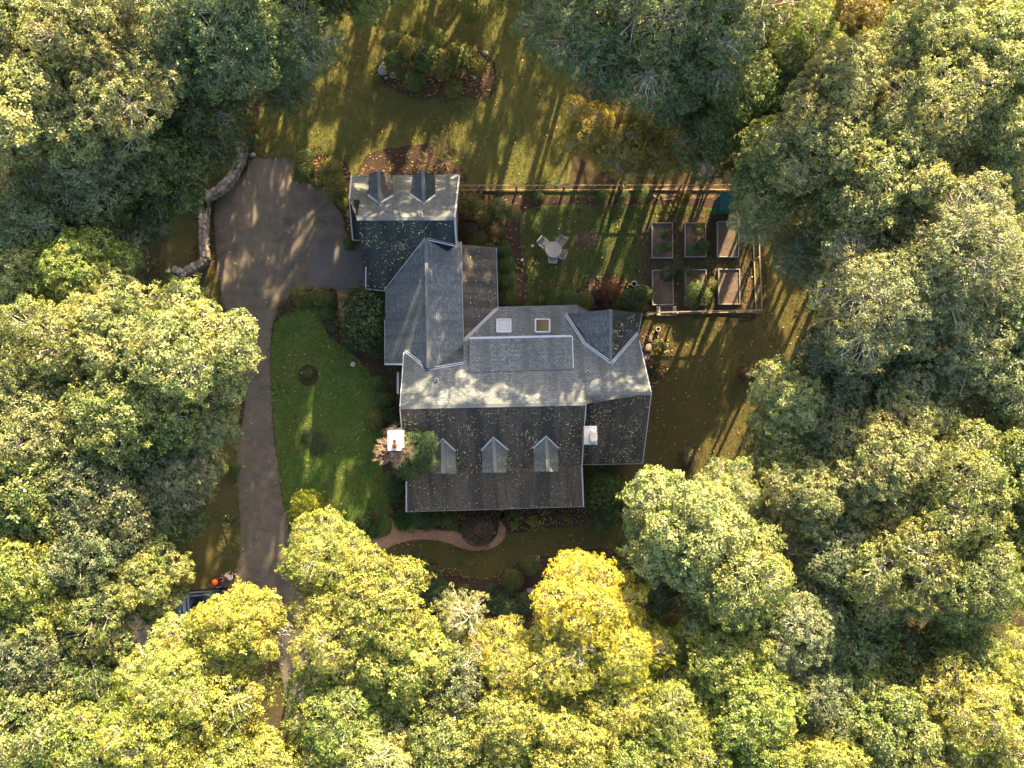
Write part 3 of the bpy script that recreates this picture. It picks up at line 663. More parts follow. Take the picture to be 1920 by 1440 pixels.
# cold frame
c = P(1248, 583); e = empty('cold_frame', (c.x, c.y, 0), 0.0, 'small wooden cold frame with pale planked ends below the raised beds', 'cold frame')
for s in (-1, 1):
    for k in range(2): boxobj('plank', (s * (0.48 + k * 0.125), 0, 0.3), (0.115, 0.62, 0.05), worn('pale_plank', (0.3, 0.27, 0.18), 0.85), e, 0, 0.006)
    boxobj('side_board', (0, s * 0.3, 0.14), (1.2, 0.04, 0.26), M['board'], e)
    boxobj('end_board', (s * 0.53, 0, 0.13), (0.04, 0.55, 0.24), M['board'], e)
boxobj('soil', (0, 0, 0.08), (0.8, 0.5, 0.1), M['soil'], e)
# ------------------------------------------------------------------ pots
def pot(px, py, r, label, group=None):
    p = P(px, py, 0.35); e = empty('flower_pot', (p.x, p.y, 0), 0, label, 'pot', group); R = r / PPM
    lathe('pot_body', [(R * 0.7, 0.03), (R * 0.95, 0.33)], M['pot'], e, 18)
    lathe('rim', [(R * 0.82, 0.325), (R, 0.325), (R, 0.38), (R * 0.8, 0.38), (R * 0.8, 0.33)], M['pot'], e, 18)
    lathe('potting_soil', [(R * 0.79, 0.30), (R * 0.79, 0.335)], M['dark'], e, 18)
pot(1189, 532, 5.4, 'round pale rimmed pot on the lawn left of the raised beds'); pot(1197.5, 539, 5, 'second rimmed pot touching the lower right of the first beside the bush')
pot(1234, 617, 4.5, 'round white rimmed pot on the mulch right of the wing')
# round well cover on the front lawn
p = P(662.5, 683); e = empty('well_cap', (p.x, p.y, 0.02), 0, 'small round pale disc with a dark hub set in the front lawn', 'well cap')
lathe('rim', [(0.16, 0), (0.16, 0.08), (0.13, 0.1)], M['pot'], e, 18); lathe('hub', [(0.05, 0.1), (0.04, 0.13)], M['clay'], e, 12)
for k, (x, y, lab) in enumerate([(978.5, 489, 'small white globe lamp low in the lawn left of the garden table'), (998, 462, 'small white globe lamp beside the upper left garden chair'), (1129, 484, 'small white globe lamp on the lawn between table and beds')]):
    p = P(x, y); e = empty('garden_globe', (p.x, p.y, 0), 0, lab, 'garden lamp')
    lathe('globe', [(0.02, 0.12), (0.09, 0.15), (0.11, 0.22), (0.08, 0.29), (0.02, 0.31)] if k < 2 else [(0.02, .1), (.05, .12), (.055, .16), (.02, .2)], M['trim'], e, 12); lathe('stake', [(0.015, 0), (0.015, 0.13)], M['metal'], e, 6)
# ------------------------------------------------------------------ table and chairs
c = P(1038, 468, 0.73); e = empty('round_garden_table', (c.x, c.y, 0), 0, 'round weathered garden table on the fenced lawn', 'table')
lathe('tabletop', [(0.5, 0.69), (0.54, 0.7), (0.54, 0.735), (0.52, 0.745), (0.05, 0.745), (0.05, 0.735)], M['tabletop'], e, 32, smooth=False)
lathe('umbrella_hole', [(0.045, 0.74), (0.04, 0.76)], M['chairmetal'], e, 10)
for k in range(4):
    a = math.pi / 4 + k * math.pi / 2; bar('leg', (0.36 * math.cos(a), 0.36 * math.sin(a), 0.7), (0.42 * math.cos(a), 0.42 * math.sin(a), 0.01), 0.05, 0.05, M['chairmetal'], e, Vector((math.sin(a), -math.cos(a), 0)))
def chair(px, py, ang, label):
    c = P(px, py, 0.5); e = empty('garden_chair', (c.x, c.y, 0), ang, label, 'chair', 'chairs round the garden table')
    m = M['chairmetal']        # faces +x, the table; back at -x
    for k in range(6): boxobj('seat_slat', (0, -0.225 + k * 0.09, 0.43), (0.48, 0.065, 0.025), m, e)
    for k in range(2): boxobj('seat_rail', (-0.2 + k * 0.4, 0, 0.405), (0.05, 0.54, 0.025), m, e)
    for k in range(6): bar('back_slat', (-0.25, -0.225 + k * 0.09, 0.45), (-0.44, -0.225 + k * 0.09, 0.9), 0.065, 0.022, m, e, Vector((1, 0, 0.3)))
    bar('back_rail', (-0.44, -0.27, 0.9), (-0.44, 0.27, 0.9), 0.05, 0.05, m, e)
    for sy in (-1, 1):
        bar('leg', (0.22, sy * 0.25, 0.62), (0.24, sy * 0.25, 0), 0.04, 0.04, m, e, Vector((1, 0, 0))); bar('leg', (-0.24, sy * 0.25, 0.43), (-0.33, sy * 0.25, 0), 0.04, 0.04, m, e, Vector((1, 0, 0)))
        bar('armrest', (0.24, sy * 0.28, 0.63), (-0.33, sy * 0.28, 0.66), 0.06, 0.03, m, e)
chair(1020.5, 457, math.radians(-40), 'slatted garden chair at the upper left of the round table')
chair(1049.5, 455.5, math.radians(-128), 'slatted garden chair at the upper right of the round table')
chair(1049.5, 475, math.radians(155), 'slatted garden chair tucked in at the lower right of the round table')
chair(1036.5, 482, math.radians(87), 'slatted garden chair pushed under the bottom edge of the round table')
# ------------------------------------------------------------------ green shed
p0, p1 = P(1351, 360, 2.3), P(1390, 393, 2.3); cx, cy = (p0.x + p1.x) / 2, (p0.y + p1.y) / 2; w, d = p1.x - p0.x, p0.y - p1.y
e = empty('garden_shed', (cx, cy, 0), 0, 'small teal green garden shed half hidden by the tree at the fence corner', 'shed')
boxobj('shed_wall', (0, 0, 0.95), (w - 0.2, d - 0.2, 1.9), M['tealroof'], e)
for k in range(6):
    x0 = -w / 2 + k * w / 6; 
    for s in (-1, 1): pass
    bar('roof_panel', (x0 + w / 12, -d / 2, 2.0 + 0.006 * (k % 2)), (x0 + w / 12, d / 2, 2.35 + 0.006 * (k % 2)), w / 6 + 0.01, 0.05, M['tealroof'], e)
c = P(1347, 391, 1.2); f = boxobj('cupboard', (c.x, c.y, 0.6), (0.3, 0.48, 1.2), M['tealroof']); tag(f, 'narrow teal cupboard with a white top beside the green shed', 'cupboard')
boxobj('white_top', (-0.02, 0, 0.63), (0.2, 0.42, 0.05), M['trim'], f, 0, 0.01)
# compost frame against the fence
c = P(1250, 368); e = empty('trellis', (c.x, c.y, 0), 0.05, 'low leaning timber frame against the long fence above the beds', 'trellis')
for k in range(3): bar('stick', (-0.9 + k * .5, 0.1, 0.06), (-0.6 + k * .8, -0.25 + .1 * k, 0.5), 0.05, 0.05, M['wood'], e)
bar('stick', (-0.3, -0.3, 0.45), (0.7, -0.25, 0.45), 0.06, 0.06, M['wood'], e)

# ------------------------------------------------------------------ car
def car():
    c = P(368, 1133, 0.8); e = empty('parked_car', (c.x, c.y, 0), math.radians(184), 'black car parked under the trees by the lower bend of the driveway', 'car')
    paint = NT('black_car_paint').base((0.008, 0.01, 0.014), 0.2, 0.6); paint.node_tree.nodes['Principled BSDF'].inputs['Coat Weight'].default_value = 0.6
    glass = NT('car_glass').base((0.02, 0.03, 0.04), 0.12, 0.5); rub = worn('tyre_rubber', (0.02, 0.02, 0.02), 0.9); rim = worn('alloy', (0.5, 0.5, 0.52), 0.3, 0.1, 5, 0.5, 0.9)
    def loft(name, secs, mat, sm=True):
        bm = bmesh.new(); R = []
        for x, hw, z0, z1, tw in secs:
            pr = [(hw * 0.92, z0), (hw, z0 + (z1 - z0) * .3), (hw * 0.99, z0 + (z1 - z0) * .62), (hw * tw, z1 - 0.05), (hw * tw * .8, z1), (0, z1 + 0.025)]
            pts = pr + [(-a, b) for a, b in reversed(pr[:-1])]
            R.append([bm.verts.new((x, a, b)) for a, b in pts])
        for a, b in zip(R, R[1:]):
            n = len(a)
            for i in range(n): bm.faces.new((a[i], a[(i + 1) % n], b[(i + 1) % n], b[i]))
        bm.faces.new(R[0]); bm.faces.new(R[-1]); bmesh.ops.recalc_face_normals(bm, faces=bm.faces)
        return frombm(name, bm, mat, e, sm)
    body = loft('body', [(2.28, 0.62, 0.35, 0.62, .9), (2.2, 0.78, 0.25, 0.74, .9), (1.9, 0.88, 0.22, 0.84, .9), (1.2, 0.92, 0.2, 0.96, .92), (0.7, 0.92, 0.2, 1.0, .93), (-0.8, 0.92, 0.2, 1.02, .93), (-1.7, 0.91, 0.22, 1.03, .92), (-2.15, 0.85, 0.3, 0.98, .9), (-2.28, 0.74, 0.38, 0.8, .9)], paint)
    loft('cabin_glass', [(1.15, 0.72, 0.93, 0.97, .95), (0.45, 0.78, 0.9, 1.42, .84), (-0.9, 0.78, 0.9, 1.46, .84), (-1.6, 0.75, 0.9, 1.28, .82), (-2.0, 0.7, 0.95, 1.02, .95)], glass)
    loft('car_roof', [(0.42, 0.63, 1.38, 1.44, .95), (0.1, 0.65, 1.4, 1.49, .95), (-0.9, 0.65, 1.4, 1.5, .95), (-1.5, 0.62, 1.3, 1.38, .95)], paint)
    for s in (-1, 1):
        bar('roof_pillar', (1.1, s * 0.67, 0.98), (0.44, s * 0.62, 1.42), 0.07, 0.05, rim, e)
        bar('roof_pillar', (-1.5, s * 0.6, 1.38), (-1.98, s * 0.64, 1.02), 0.08, 0.05, paint, e)
        boxobj('door_mirror', (0.75, s * 1.0, 1.0), (0.12, 0.2, 0.13), paint, e, 0, 0.03)
        boxobj('headlight', (2.13, s * 0.62, 0.66), (0.2, 0.34, 0.13), glass, e, 0, 0.03); boxobj('tail_light', (-2.2, s * 0.66, 0.86), (0.14, 0.3, 0.16), worn('red_lens', (0.25, 0.01, 0.01), 0.3), e, 0, 0.03)
        for x in (1.4, -1.4):
            w = lathe('wheel', [(0.2, -0.1), (0.33, -0.1), (0.34, 0.0), (0.33, 0.1), (0.2, 0.1)], rub, e, 20); w.rotation_euler = (math.pi / 2, 0, 0); w.location = (x, s * 0.83, 0.34)
            lathe('rim', [(0.19, -0.11), (0.2, -0.11), (0.2, 0.11), (0.06, 0.112)], rim, w, 14)
    boxobj('windscreen_trim', (1.12, 0, 0.985), (0.04, 1.3, 0.02), rim, e)
car()

# ------------------------------------------------------------------ people
def skin_body(name, V, E, R, mat, parent, root=0, sub=2):
    me = bpy.data.meshes.new(name); me.from_pydata(V, E, []); o = meshobj(name, me, parent, mat)
    md = o.modifiers.new('skin', 'SKIN'); md.use_smooth_shade = True
    for i, r in enumerate(R): me.skin_vertices[0].data[i].radius = (r, r)
    me.skin_vertices[0].data[root].use_root = True
    sb = o.modifiers.new('sub', 'SUBSURF'); sb.levels = sub; sb.render_levels = sub
    return o
def person(px, py, heading, label, top, legs, haircol, hat=None):
    c = P(px, py, 1.62); e = empty('person', (c.x, c.y, 0), heading, label, 'person')
    skin = worn('skin', (0.42, 0.24, 0.17), 0.6, 0.1)
    J = {'pel': (0, 0, .95), 'ab': (0.01, 0, 1.12), 'ch': (0, 0, 1.34), 'nk': (0.01, 0, 1.5), 'hd': (0.05, 0, 1.6), 'ht': (0.04, 0, 1.72)}
    V, E, R = [], [], []; ix = {}
    def add(n, p, r, fr=None):
        ix[n] = len(V); V.append(p); R.append(r)
        if fr: E.append((ix[fr], ix[n]))
    add('pel', J['pel'], .13); add('ab', J['ab'], .12, 'pel'); add('ch', J['ch'], .145, 'ab'); add('nk', J['nk'], .055, 'ch'); add('hd', J['hd'], .09, 'nk'); add('ht', J['ht'], .08, 'hd')
    for s, n in ((1, 'l'), (-1, 'r')):
        add('sh' + n, (0, s * .17, 1.42), .06, 'ch'); add('el' + n, (.06, s * .24, 1.14), .042, 'sh' + n); add('wr' + n, (.28, s * .12, 1.15), .03, 'el' + n); add('hn' + n, (.36, s * .085, 1.16), .034, 'wr' + n)
        for k in range(4): add('f%s%d' % (n, k), (.43 + .012 * (k in (1, 2)), s * (.05 + .022 * k), 1.15), .009, 'hn' + n)
        add('th' + n, (.40, s * .045, 1.19), .011, 'hn' + n)
        add('hp' + n, (0, s * .09, .88), .1, 'pel'); add('kn' + n, (.02, s * .11, .5), .06, 'hp' + n); add('an' + n, (-.01, s * .12, .1), .042, 'kn' + n); add('to' + n, (.14, s * .13, .05), .04, 'an' + n)
    skin_body('body', V, E, R, skin, e)
    # jacket
    tV = [(0, 0, .9), (0, 0, 1.12), (0, 0, 1.34), (0, 0, 1.46)]; tE = [(0, 1), (1, 2), (2, 3)]; tR = [.17, .15, .17, .075]
    for s in (1, -1):
        b = len(tV); tV += [(0, s * .18, 1.42), (.06, s * .25, 1.13), (.25, s * .13, 1.15)]; tE += [(2, b), (b, b + 1), (b + 1, b + 2)]; tR += [.078, .06, .045]
    skin_body('jacket', tV, tE, tR, top, e)
    lV = [(0, 0, .96)]; lE = []; lR = [.15]
    for s in (1, -1):
        b = len(lV); lV += [(0, s * .09, .86), (.02, s * .11, .5), (-.01, s * .12, .14)]; lE += [(0, b), (b, b + 1), (b + 1, b + 2)]; lR += [.115, .08, .06]
        bm = bmesh.new(); bbox(bm, (.05, s * .125, .05), (.27, .1, .09), 0, .03); frombm('shoe', bm, M['dark'], e)
    skin_body('trousers', lV, lE, lR, legs, e)
    bm = bmesh.new(); bmesh.ops.create_icosphere(bm, subdivisions=3, radius=.112)
    for v in bm.verts:
        if v.co.x > 0.05 and v.co.z < 0.03: v.co.x = .05
        v.co.z = max(v.co.z, -.11) * 1.1
        v.co += Vector((random.uniform(-1, 1), random.uniform(-1, 1), random.uniform(-1, 1))) * .004
    h = frombm('hair', bm, worn('hair', haircol, .6, .3, 20), e, True); h.location = (.03, 0, 1.70)
    bm = bmesh.new(); bmesh.ops.create_cone(bm, segments=6, radius1=.018, radius2=.008, depth=.05, cap_ends=True); n = frombm('nose', bm, skin, e); n.location = (.16, 0, 1.64); n.rotation_euler = (0, math.radians(20), 0)
    for s in (1, -1):
        lathe('eye', [(.004, -.006), (.012, 0), (.004, .006)], M['dark'], e, 8, (.138, s * .035, 1.675)); lathe('ear', [(.008, -.03), (.016, 0), (.008, .03)], skin, e, 6, (.045, s * .108, 1.65))
    boxobj('mouth', (.14, 0, 1.60), (.012, .045, .008), M['clay'], e)
    if hat:
        hm = worn('orange_red_hat', hat, .8, .12, 8)
        lathe('hat', [(.19, 1.715), (.195, 1.722), (.125, 1.74), (.12, 1.80), (.10, 1.84), (.03, 1.855)], hm, e, 24, (.03, 0, 0))
    return c
tan = worn('beige_jacket', (0.42, 0.35, 0.28), .9, .15, 8); dk = worn('dark_trousers', (0.02, 0.018, 0.02), .9, .2, 8); dm = worn('dark_maroon_shirt', (0.035, 0.008, 0.012), .9, .2, 8)
c = person(424, 1085, math.radians(58), 'person in a beige jacket with auburn hair standing by the black car', tan, dk, (0.09, 0.025, 0.012))
# controller in the hands
a = math.radians(58); rc = bpy.data.objects.new('remote_controller', None); link(rc); rc.location = (c.x + .40 * math.cos(a), c.y + .40 * math.sin(a), 1.19); rc.rotation_euler = (0, 0, a)
tag(rc, 'small black remote controller held by the person in the beige jacket', 'controller')
boxobj('controller_body', (0, 0, 0), (.11, .17, .04), M['dark'], rc, 0, .012)
for s in (-1, 1): lathe('stick', [(.006, .015), (.006, .035), (.012, .04)], M['metal'], rc, 8, (0, s * .05, 0))
boxobj('screen', (.07, 0, .035), (.01, .14, .07), M['glass'], rc, 0, .003)
person(403, 1092, math.radians(20), 'person in dark clothes wearing a bright orange red hat beside the black car', dm, dk, (0.02, 0.012, 0.01), (0.85, 0.045, 0.008))
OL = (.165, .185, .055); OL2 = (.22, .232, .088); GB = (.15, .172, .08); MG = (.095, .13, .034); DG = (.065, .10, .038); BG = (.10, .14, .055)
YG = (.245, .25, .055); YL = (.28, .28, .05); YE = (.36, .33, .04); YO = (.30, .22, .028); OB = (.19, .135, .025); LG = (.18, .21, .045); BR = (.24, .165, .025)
# ------------------------------------------------------------------ foliage prototypes
def unit(v): return v / np.maximum(np.linalg.norm(v, axis=-1, keepdims=True), 1e-9)
def rand_unit(n): return unit(rng.normal(size=(n, 3)))
def leaf_mesh(name, c, d, up, L, Wd, tint, turn, mat, fold=0.12):
    """one rhombic leaf per row: c base, d direction, up normal"""
    n = len(c); s = unit(np.cross(d, up)); u = np.cross(s, d)
    L = np.asarray(L).reshape(-1, 1) * np.ones((n, 1)); Wd = np.asarray(Wd).reshape(-1, 1) * np.ones((n, 1))
    v = np.empty((n, 4, 3)); v[:, 0] = c; v[:, 2] = c + d * L - u * L * 0.15
    mid = c + d * L * 0.55; v[:, 1] = mid + s * Wd / 2 + u * L * fold; v[:, 3] = mid - s * Wd / 2 + u * L * fold
    me = bpy.data.meshes.new(name)
    me.vertices.add(n * 4); me.vertices.foreach_set('co', v.reshape(-1).astype(np.float32))
    me.loops.add(n * 4); me.loops.foreach_set('vertex_index', np.arange(n * 4, dtype=np.int32))
    me.polygons.add(n); me.polygons.foreach_set('loop_start', (np.arange(n) * 4).astype(np.int32)); me.polygons.foreach_set('loop_total', np.full(n, 4, np.int32))
    a = me.attributes.new('tint', 'FLOAT', 'FACE'); a.data.foreach_set('value', np.clip(tint, 0, 1).astype(np.float32))
    a = me.attributes.new('turn', 'FLOAT', 'FACE'); a.data.foreach_set('value', np.clip(turn, 0, 1).astype(np.float32))
    me.update(calc_edges=True); me.materials.append(mat); return me
def tube_mesh(name, segs, mat, k=4):
    """tapered tubes; segs rows p0(3) p1(3) r0 r1"""
    s = np.array(segs, float); n = len(s); p0, p1, r0, r1 = s[:, :3], s[:, 3:6], s[:, 6], s[:, 7]
    d = unit(p1 - p0); ref = np.where(np.abs(d[:, 2:3]) > 0.9, np.array([[1., 0, 0]]), np.array([[0, 0, 1.]])); a = unit(np.cross(d, ref)); b = np.cross(d, a)
    an = np.arange(k) * 2 * np.pi / k; ring = a[:, None, :] * np.cos(an)[None, :, None] + b[:, None, :] * np.sin(an)[None, :, None]
    v = np.concatenate([p0[:, None] + ring * r0[:, None, None], p1[:, None] + ring * r1[:, None, None]], 1)
    i = np.arange(k); j = (i + 1) % k; q = np.stack([i, j, j + k, i + k], 1); f = (q[None] + (np.arange(n) * 2 * k)[:, None, None]).reshape(-1)
    me = bpy.data.meshes.new(name); me.vertices.add(n * 2 * k); me.vertices.foreach_set('co', v.reshape(-1).astype(np.float32))
    m = n * k; me.loops.add(m * 4); me.loops.foreach_set('vertex_index', f.astype(np.int32)); me.polygons.add(m)
    me.polygons.foreach_set('loop_start', (np.arange(m) * 4).astype(np.int32)); me.polygons.foreach_set('loop_total', np.full(m, 4, np.int32))
    me.polygons.foreach_set('use_smooth', np.ones(m, bool)); me.update(calc_edges=True); me.materials.append(mat); return me
def tufts_to_leaves(name, cen, nrm, L, nl, tintc, mat, spread=0.45, wr=0.5):
    n = len(cen); nrm = unit(nrm)
    ref = rand_unit(n); a = unit(np.cross(nrm, ref)); b = np.cross(nrm, a)
    ang = (np.arange(nl)[None] * 2 * np.pi / nl + rng.uniform(0, 6.28, (n, 1)) + rng.normal(0, .25, (n, nl)))
    tilt = rng.normal(0.35, 0.35, (n, nl))
    rad = a[:, None] * np.cos(ang)[..., None] + b[:, None] * np.sin(ang)[..., None]
    d = unit(rad + nrm[:, None] * tilt[..., None]); up = unit(nrm[:, None] + rng.normal(0, spread, (n, nl, 3)))
    c = cen[:, None] + d * (L * 0.15) + rng.normal(0, L * .18, (n, nl, 3))
    Ls = L * rng.uniform(.7, 1.25, (n, nl)); t = tintc[:, None] + rng.normal(0, .11, n)[:, None] + rng.normal(0, .1, (n, nl))
    turn = np.repeat(rng.uniform(0, 1, n)[:, None] ** 1.0, nl, 1) * .6 + rng.uniform(0, .4, (n, nl))
    return leaf_mesh(name, c.reshape(-1, 3), d.reshape(-1, 3), up.reshape(-1, 3), Ls.reshape(-1), (Ls * wr).reshape(-1), t.reshape(-1), turn.reshape(-1), mat)
R0 = 4.5          # prototype crown radius
def crown(seed, nlobe=9, puff_r=(0.5, 0.95), npuff=210, ntuft=24, L=0.17, flat=0.8, gap=0.0, vert=1.0, nl=6, wr=.5, fill=5):
    global rng
    rng = np.random.default_rng(seed)
    lc = [np.array([0, 0, 0.32 * R0 * vert])]; lr = [0.5 * R0]
    for i in range(nlobe):
        a = 2 * math.pi * (i + rng.uniform(-.3, .3)) / nlobe; rr = R0 * rng.uniform(.46, .8); lc.append(np.array([rr * math.cos(a), rr * math.sin(a), R0 * rng.uniform(-.3, .28) * vert])); lr.append(R0 * rng.uniform(.2, .4))
    for i in range(nlobe // 2):
        a = rng.uniform(0, 6.28); rr = R0 * rng.uniform(.2, .45); lc.append(np.array([rr * math.cos(a), rr * math.sin(a), R0 * rng.uniform(.35, .62) * vert])); lr.append(R0 * rng.uniform(.22, .32))
    lc = np.array(lc); lr = np.array(lr)
    pc = []; pr = []; pn = []; tries = 0
    while len(pc) < npuff and tries < npuff * 14:
        tries += 1
        k = rng.choice(len(lc), p=lr ** 2 / (lr ** 2).sum()); u = rand_unit(1)[0]
        if u[2] < -.35 and rng.random() < .75: continue
        p = lc[k] + u * lr[k] * np.array([1, 1, flat * vert]) * rng.uniform(.82, 1.16)
        inside = (np.linalg.norm((p - lc) / np.array([1, 1, flat * vert]), axis=1) < lr * .78).any()
        if inside: continue
        r = rng.uniform(*puff_r)
        if pc and (np.linalg.norm(np.array(pc) - p, axis=1) < (np.array(pr) + r) * (.48 + gap)).any(): continue
        pc.append(p); pr.append(r); pn.append(u)
    pc = np.array(pc); pr = np.array(pr); pn = np.array(pn); n = len(pc)
    # tufts over each puff: a flattened cushion facing outward and up
    T = []; Nn = []; tt = []
    for i in range(n):
        m = max(6, int(ntuft * (pr[i] / .72) ** 2)); q = rand_unit(m * 2); ax = unit(pn[i] + np.array([0, 0, .5])); q = q[(q @ ax) > -.25][:m]
        T.append(pc[i] + q * pr[i] * np.array([1, 1, .75]) * rng.uniform(.75, 1.08, (len(q), 1))); Nn.append(unit(q + ax * .6)); tt.append(np.full(len(q), rng.normal(.5, .1)) + rng.normal(0, .08, len(q)))
        if rng.random() < .3:                       # a spray sticking out of the clump
            ou = unit(pn[i] + rng.normal(0, .5, 3)); w = rng.uniform(1.0, 1.9, 7)[:, None]; T.append(pc[i] + ou * pr[i] * w + rng.normal(0, .08, (7, 3))); Nn.append(unit(rand_unit(7) * .6 + ou)); tt.append(np.full(7, .55) + rng.normal(0, .1, 7))
    T = np.concatenate(T); Nn = np.concatenate(Nn); tt = np.concatenate(tt)
    # some filling inside the crown
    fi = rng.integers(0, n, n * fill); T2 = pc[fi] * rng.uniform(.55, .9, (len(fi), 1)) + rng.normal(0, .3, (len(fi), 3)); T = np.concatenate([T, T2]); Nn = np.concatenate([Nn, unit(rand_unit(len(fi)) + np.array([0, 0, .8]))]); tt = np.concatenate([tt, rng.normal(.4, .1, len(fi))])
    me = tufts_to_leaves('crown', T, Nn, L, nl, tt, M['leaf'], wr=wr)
    # branches inside: from the fork to every lobe and puff
    segs = []; fork = np.array([0, 0, -.72 * R0])
    mids = []
    for k in range(len(lc)):
        a = fork + np.array([0, 0, rng.uniform(-.8, .8)]); b = lc[k] * .72 + rng.normal(0, .15, 3); m = (a + b) / 2 + rng.normal(0, .25, 3) + np.array([0, 0, -.25]); segs += [(*a, *m, .15, .10), (*m, *b, .10, .06)]; mids.append(b)
    mids = np.array(mids)
    for i in range(n):
        j = np.argmin(np.linalg.norm(mids - pc[i], axis=1)); a = mids[j]; b = pc[i]; m = (a + b) / 2 + rng.normal(0, .2, 3); segs += [(*a, *m, .055, .035), (*m, *b, .035, .018)]
        for _ in range(2): e = pc[i] + rand_unit(1)[0] * pr[i] * .8; segs.append((*b, *e, .016, .006))
    br = tube_mesh('branches', segs, M['pale_bark'])
    return me, br
def twigs(seed, R=1.0, depth=5, mat=None, up=.6, r0=.05, nb=7, L0=.4, flatz=0.8):
    r = np.random.default_rng(seed); segs = []
    def grow(p, d, L, rad, k):
        q = p + d * L; segs.append((*p, *q, rad, rad * .7))
        if k == 0: return
        for _ in range(2 if r.random() < .45 else 3):
            nd = unit((d + r.normal(0, .48, 3) + np.array([0, 0, .05]))[None])[0]; grow(q, nd, L * r.uniform(.62, .88), rad * .66, k - 1)
    for i in range(nb):
        a = 2 * math.pi * i / nb + r.uniform(-.3, .3); d = unit(np.array([[math.cos(a), math.sin(a), up * r.uniform(.3, 1.6)]]))[0]; grow(np.array([0, 0, 0.]), d, L0 * R, r0 * R, depth)
    return tube_mesh('twigs', segs, mat, 3)
def bush(seed, nt=900, L=.085, nl=5, rough=.16, mat='shrubleaf', lob=7, bot=-.1, wr=.5):
    global rng
    rng = np.random.default_rng(seed)
    q = rand_unit(nt * 2); q = q[q[:, 2] > bot][:nt]; lobes = rand_unit(lob); lobes[:, 2] = np.abs(lobes[:, 2]); f = np.max(q @ lobes.T, 1)
    rad = .72 + .3 * np.clip(f, 0, 1) ** 3 + rng.normal(0, rough * .4, len(q)); rad *= np.where(rng.random(len(q)) < .25, rng.uniform(.55, .9, len(q)), 1)
    T = q * rad[:, None] * np.array([1, 1, .85]); tt = .4 + .18 * f + rng.normal(0, .1, len(q))
    return tufts_to_leaves('foliage', T, unit(q + np.array([0, 0, .35])), L, nl, tt, M[mat], wr=wr)
CR_ = {}
for i in range(6): CR_['oak%d' % i] = crown(100 + i, nlobe=8 + i % 3, npuff=340, puff_r=(.28, .62), ntuft=46, L=(.19, .165, .22, .18, .205, .17)[i], gap=.16, fill=4)
CR_['fine0'] = crown(201, nlobe=10, puff_r=(.3, .6), npuff=360, ntuft=40, L=.15, flat=.9, gap=.08)
CR_['fine1'] = crown(202, nlobe=12, puff_r=(.32, .6), npuff=360, ntuft=40, L=.16, flat=.85, gap=.08)
CR_['loose0'] = crown(303, nlobe=7, puff_r=(.28, .6), npuff=130, ntuft=34, L=.2, gap=.3)
CR_['loose1'] = crown(304, nlobe=8, puff_r=(.28, .6), npuff=160, ntuft=34, L=.2, gap=.25)
for i in range(3): CR_['open%d' % i] = crown(401 + i, nlobe=9, puff_r=(.3, .62), npuff=36 + 8 * i, ntuft=70, L=.22, gap=.5, fill=0)  # sparse crowns of the unseen trees, gaps shaped to let sun dapple through
BU = [bush(400, 900), bush(401, 1000, .07, rough=.1), bush(402, 700, .11, rough=.3, lob=5), bush(403, 1300, .06, rough=.06, lob=14)]
# grass like clump
rng = np.random.default_rng(9); n = 900; a = rng.uniform(0, 6.28, n); e0 = rng.uniform(.25, 1.2, n)
d = np.stack([np.cos(a) * np.cos(e0), np.sin(a) * np.cos(e0), np.sin(e0)], 1); cc = np.stack([np.cos(a), np.sin(a), a * 0], 1) * rng.uniform(0, .25, (n, 1))
CLUMP = leaf_mesh('foliage', cc, d, np.tile([[0, 0, 1.]], (n, 1)) + rng.normal(0, .1, (n, 3)), rng.uniform(.6, 1.0, n), .05, rng.normal(.5, .15, n), rng.uniform(0, .9, n), M['shrubleaf'], -.1)
# trunk with a few big limbs, height 12 to the crown centre
def trunk_mesh(seed):
    r = np.random.default_rng(seed); segs = []; p = np.array([0, 0, 0.]); rad = .34
    for k in range(6):
        q = p + np.array([r.normal(0, .12), r.normal(0, .12), 1.5]); segs.append((*p, *q, rad * (1.35 if k == 0 else 1), rad * .93)); p = q; rad *= .93
    top = p
    for k in range(4):
        a = k * 1.57 + r.uniform(-.4, .4); q = top + np.array([math.cos(a) * 1.3, math.sin(a) * 1.3, 2.0]); segs.append((*top, *q, rad * .7, rad * .4))
    return tube_mesh('trunk', segs, M['bark'], 8)
TR = [trunk_mesh(i) for i in range(3)]

# ------------------------------------------------------------------ trees: px, py of crown centre, radius in photo pixels, crown centre height, kind, colour, label
HK = .86          # height factor of the woods
def tree(px, py, r, zc, kind, col, label, group=None, sq=1.0, tk=0):
    """crown seen at px, py; the trunk leans from its foot out in the woods towards the light of the clearing"""
    zc = zc * HK if zc > 6 else zc; r = r * 1.09
    R = r * (CAMZ - zc) / FPX; s = R / R0; c = P(px, py, zc); f = P(px, py, 0); f = c.lerp(f, .9); f.z = 0
    e = empty('tree', f, 0, label, 'tree', group)
    me, br = CR_[kind]; h = random.uniform(0, 6.28)
    o = meshobj('crown', me, e); o.location = (c.x - f.x, c.y - f.y, zc); o.scale = (s, s, s * sq); o.rotation_euler = (0, 0, h); j = random.uniform(.88, 1.12); o.color = (col[0] * j * random.uniform(.93, 1.07), col[1] * j, col[2] * j, 1)
    b = meshobj('branches', br, e); b.location = o.location; b.scale = o.scale; b.rotation_euler = o.rotation_euler
    top = Vector((c.x - f.x, c.y - f.y, zc - .5 * R0 * s * sq)); t = meshobj('trunk', TR[tk % 3], e); t.scale = (max(s * .8, .35), max(s * .8, .35), top.length / 10.0)
    t.rotation_euler = top.to_track_quat('Z', 'Y').to_euler()
    return e
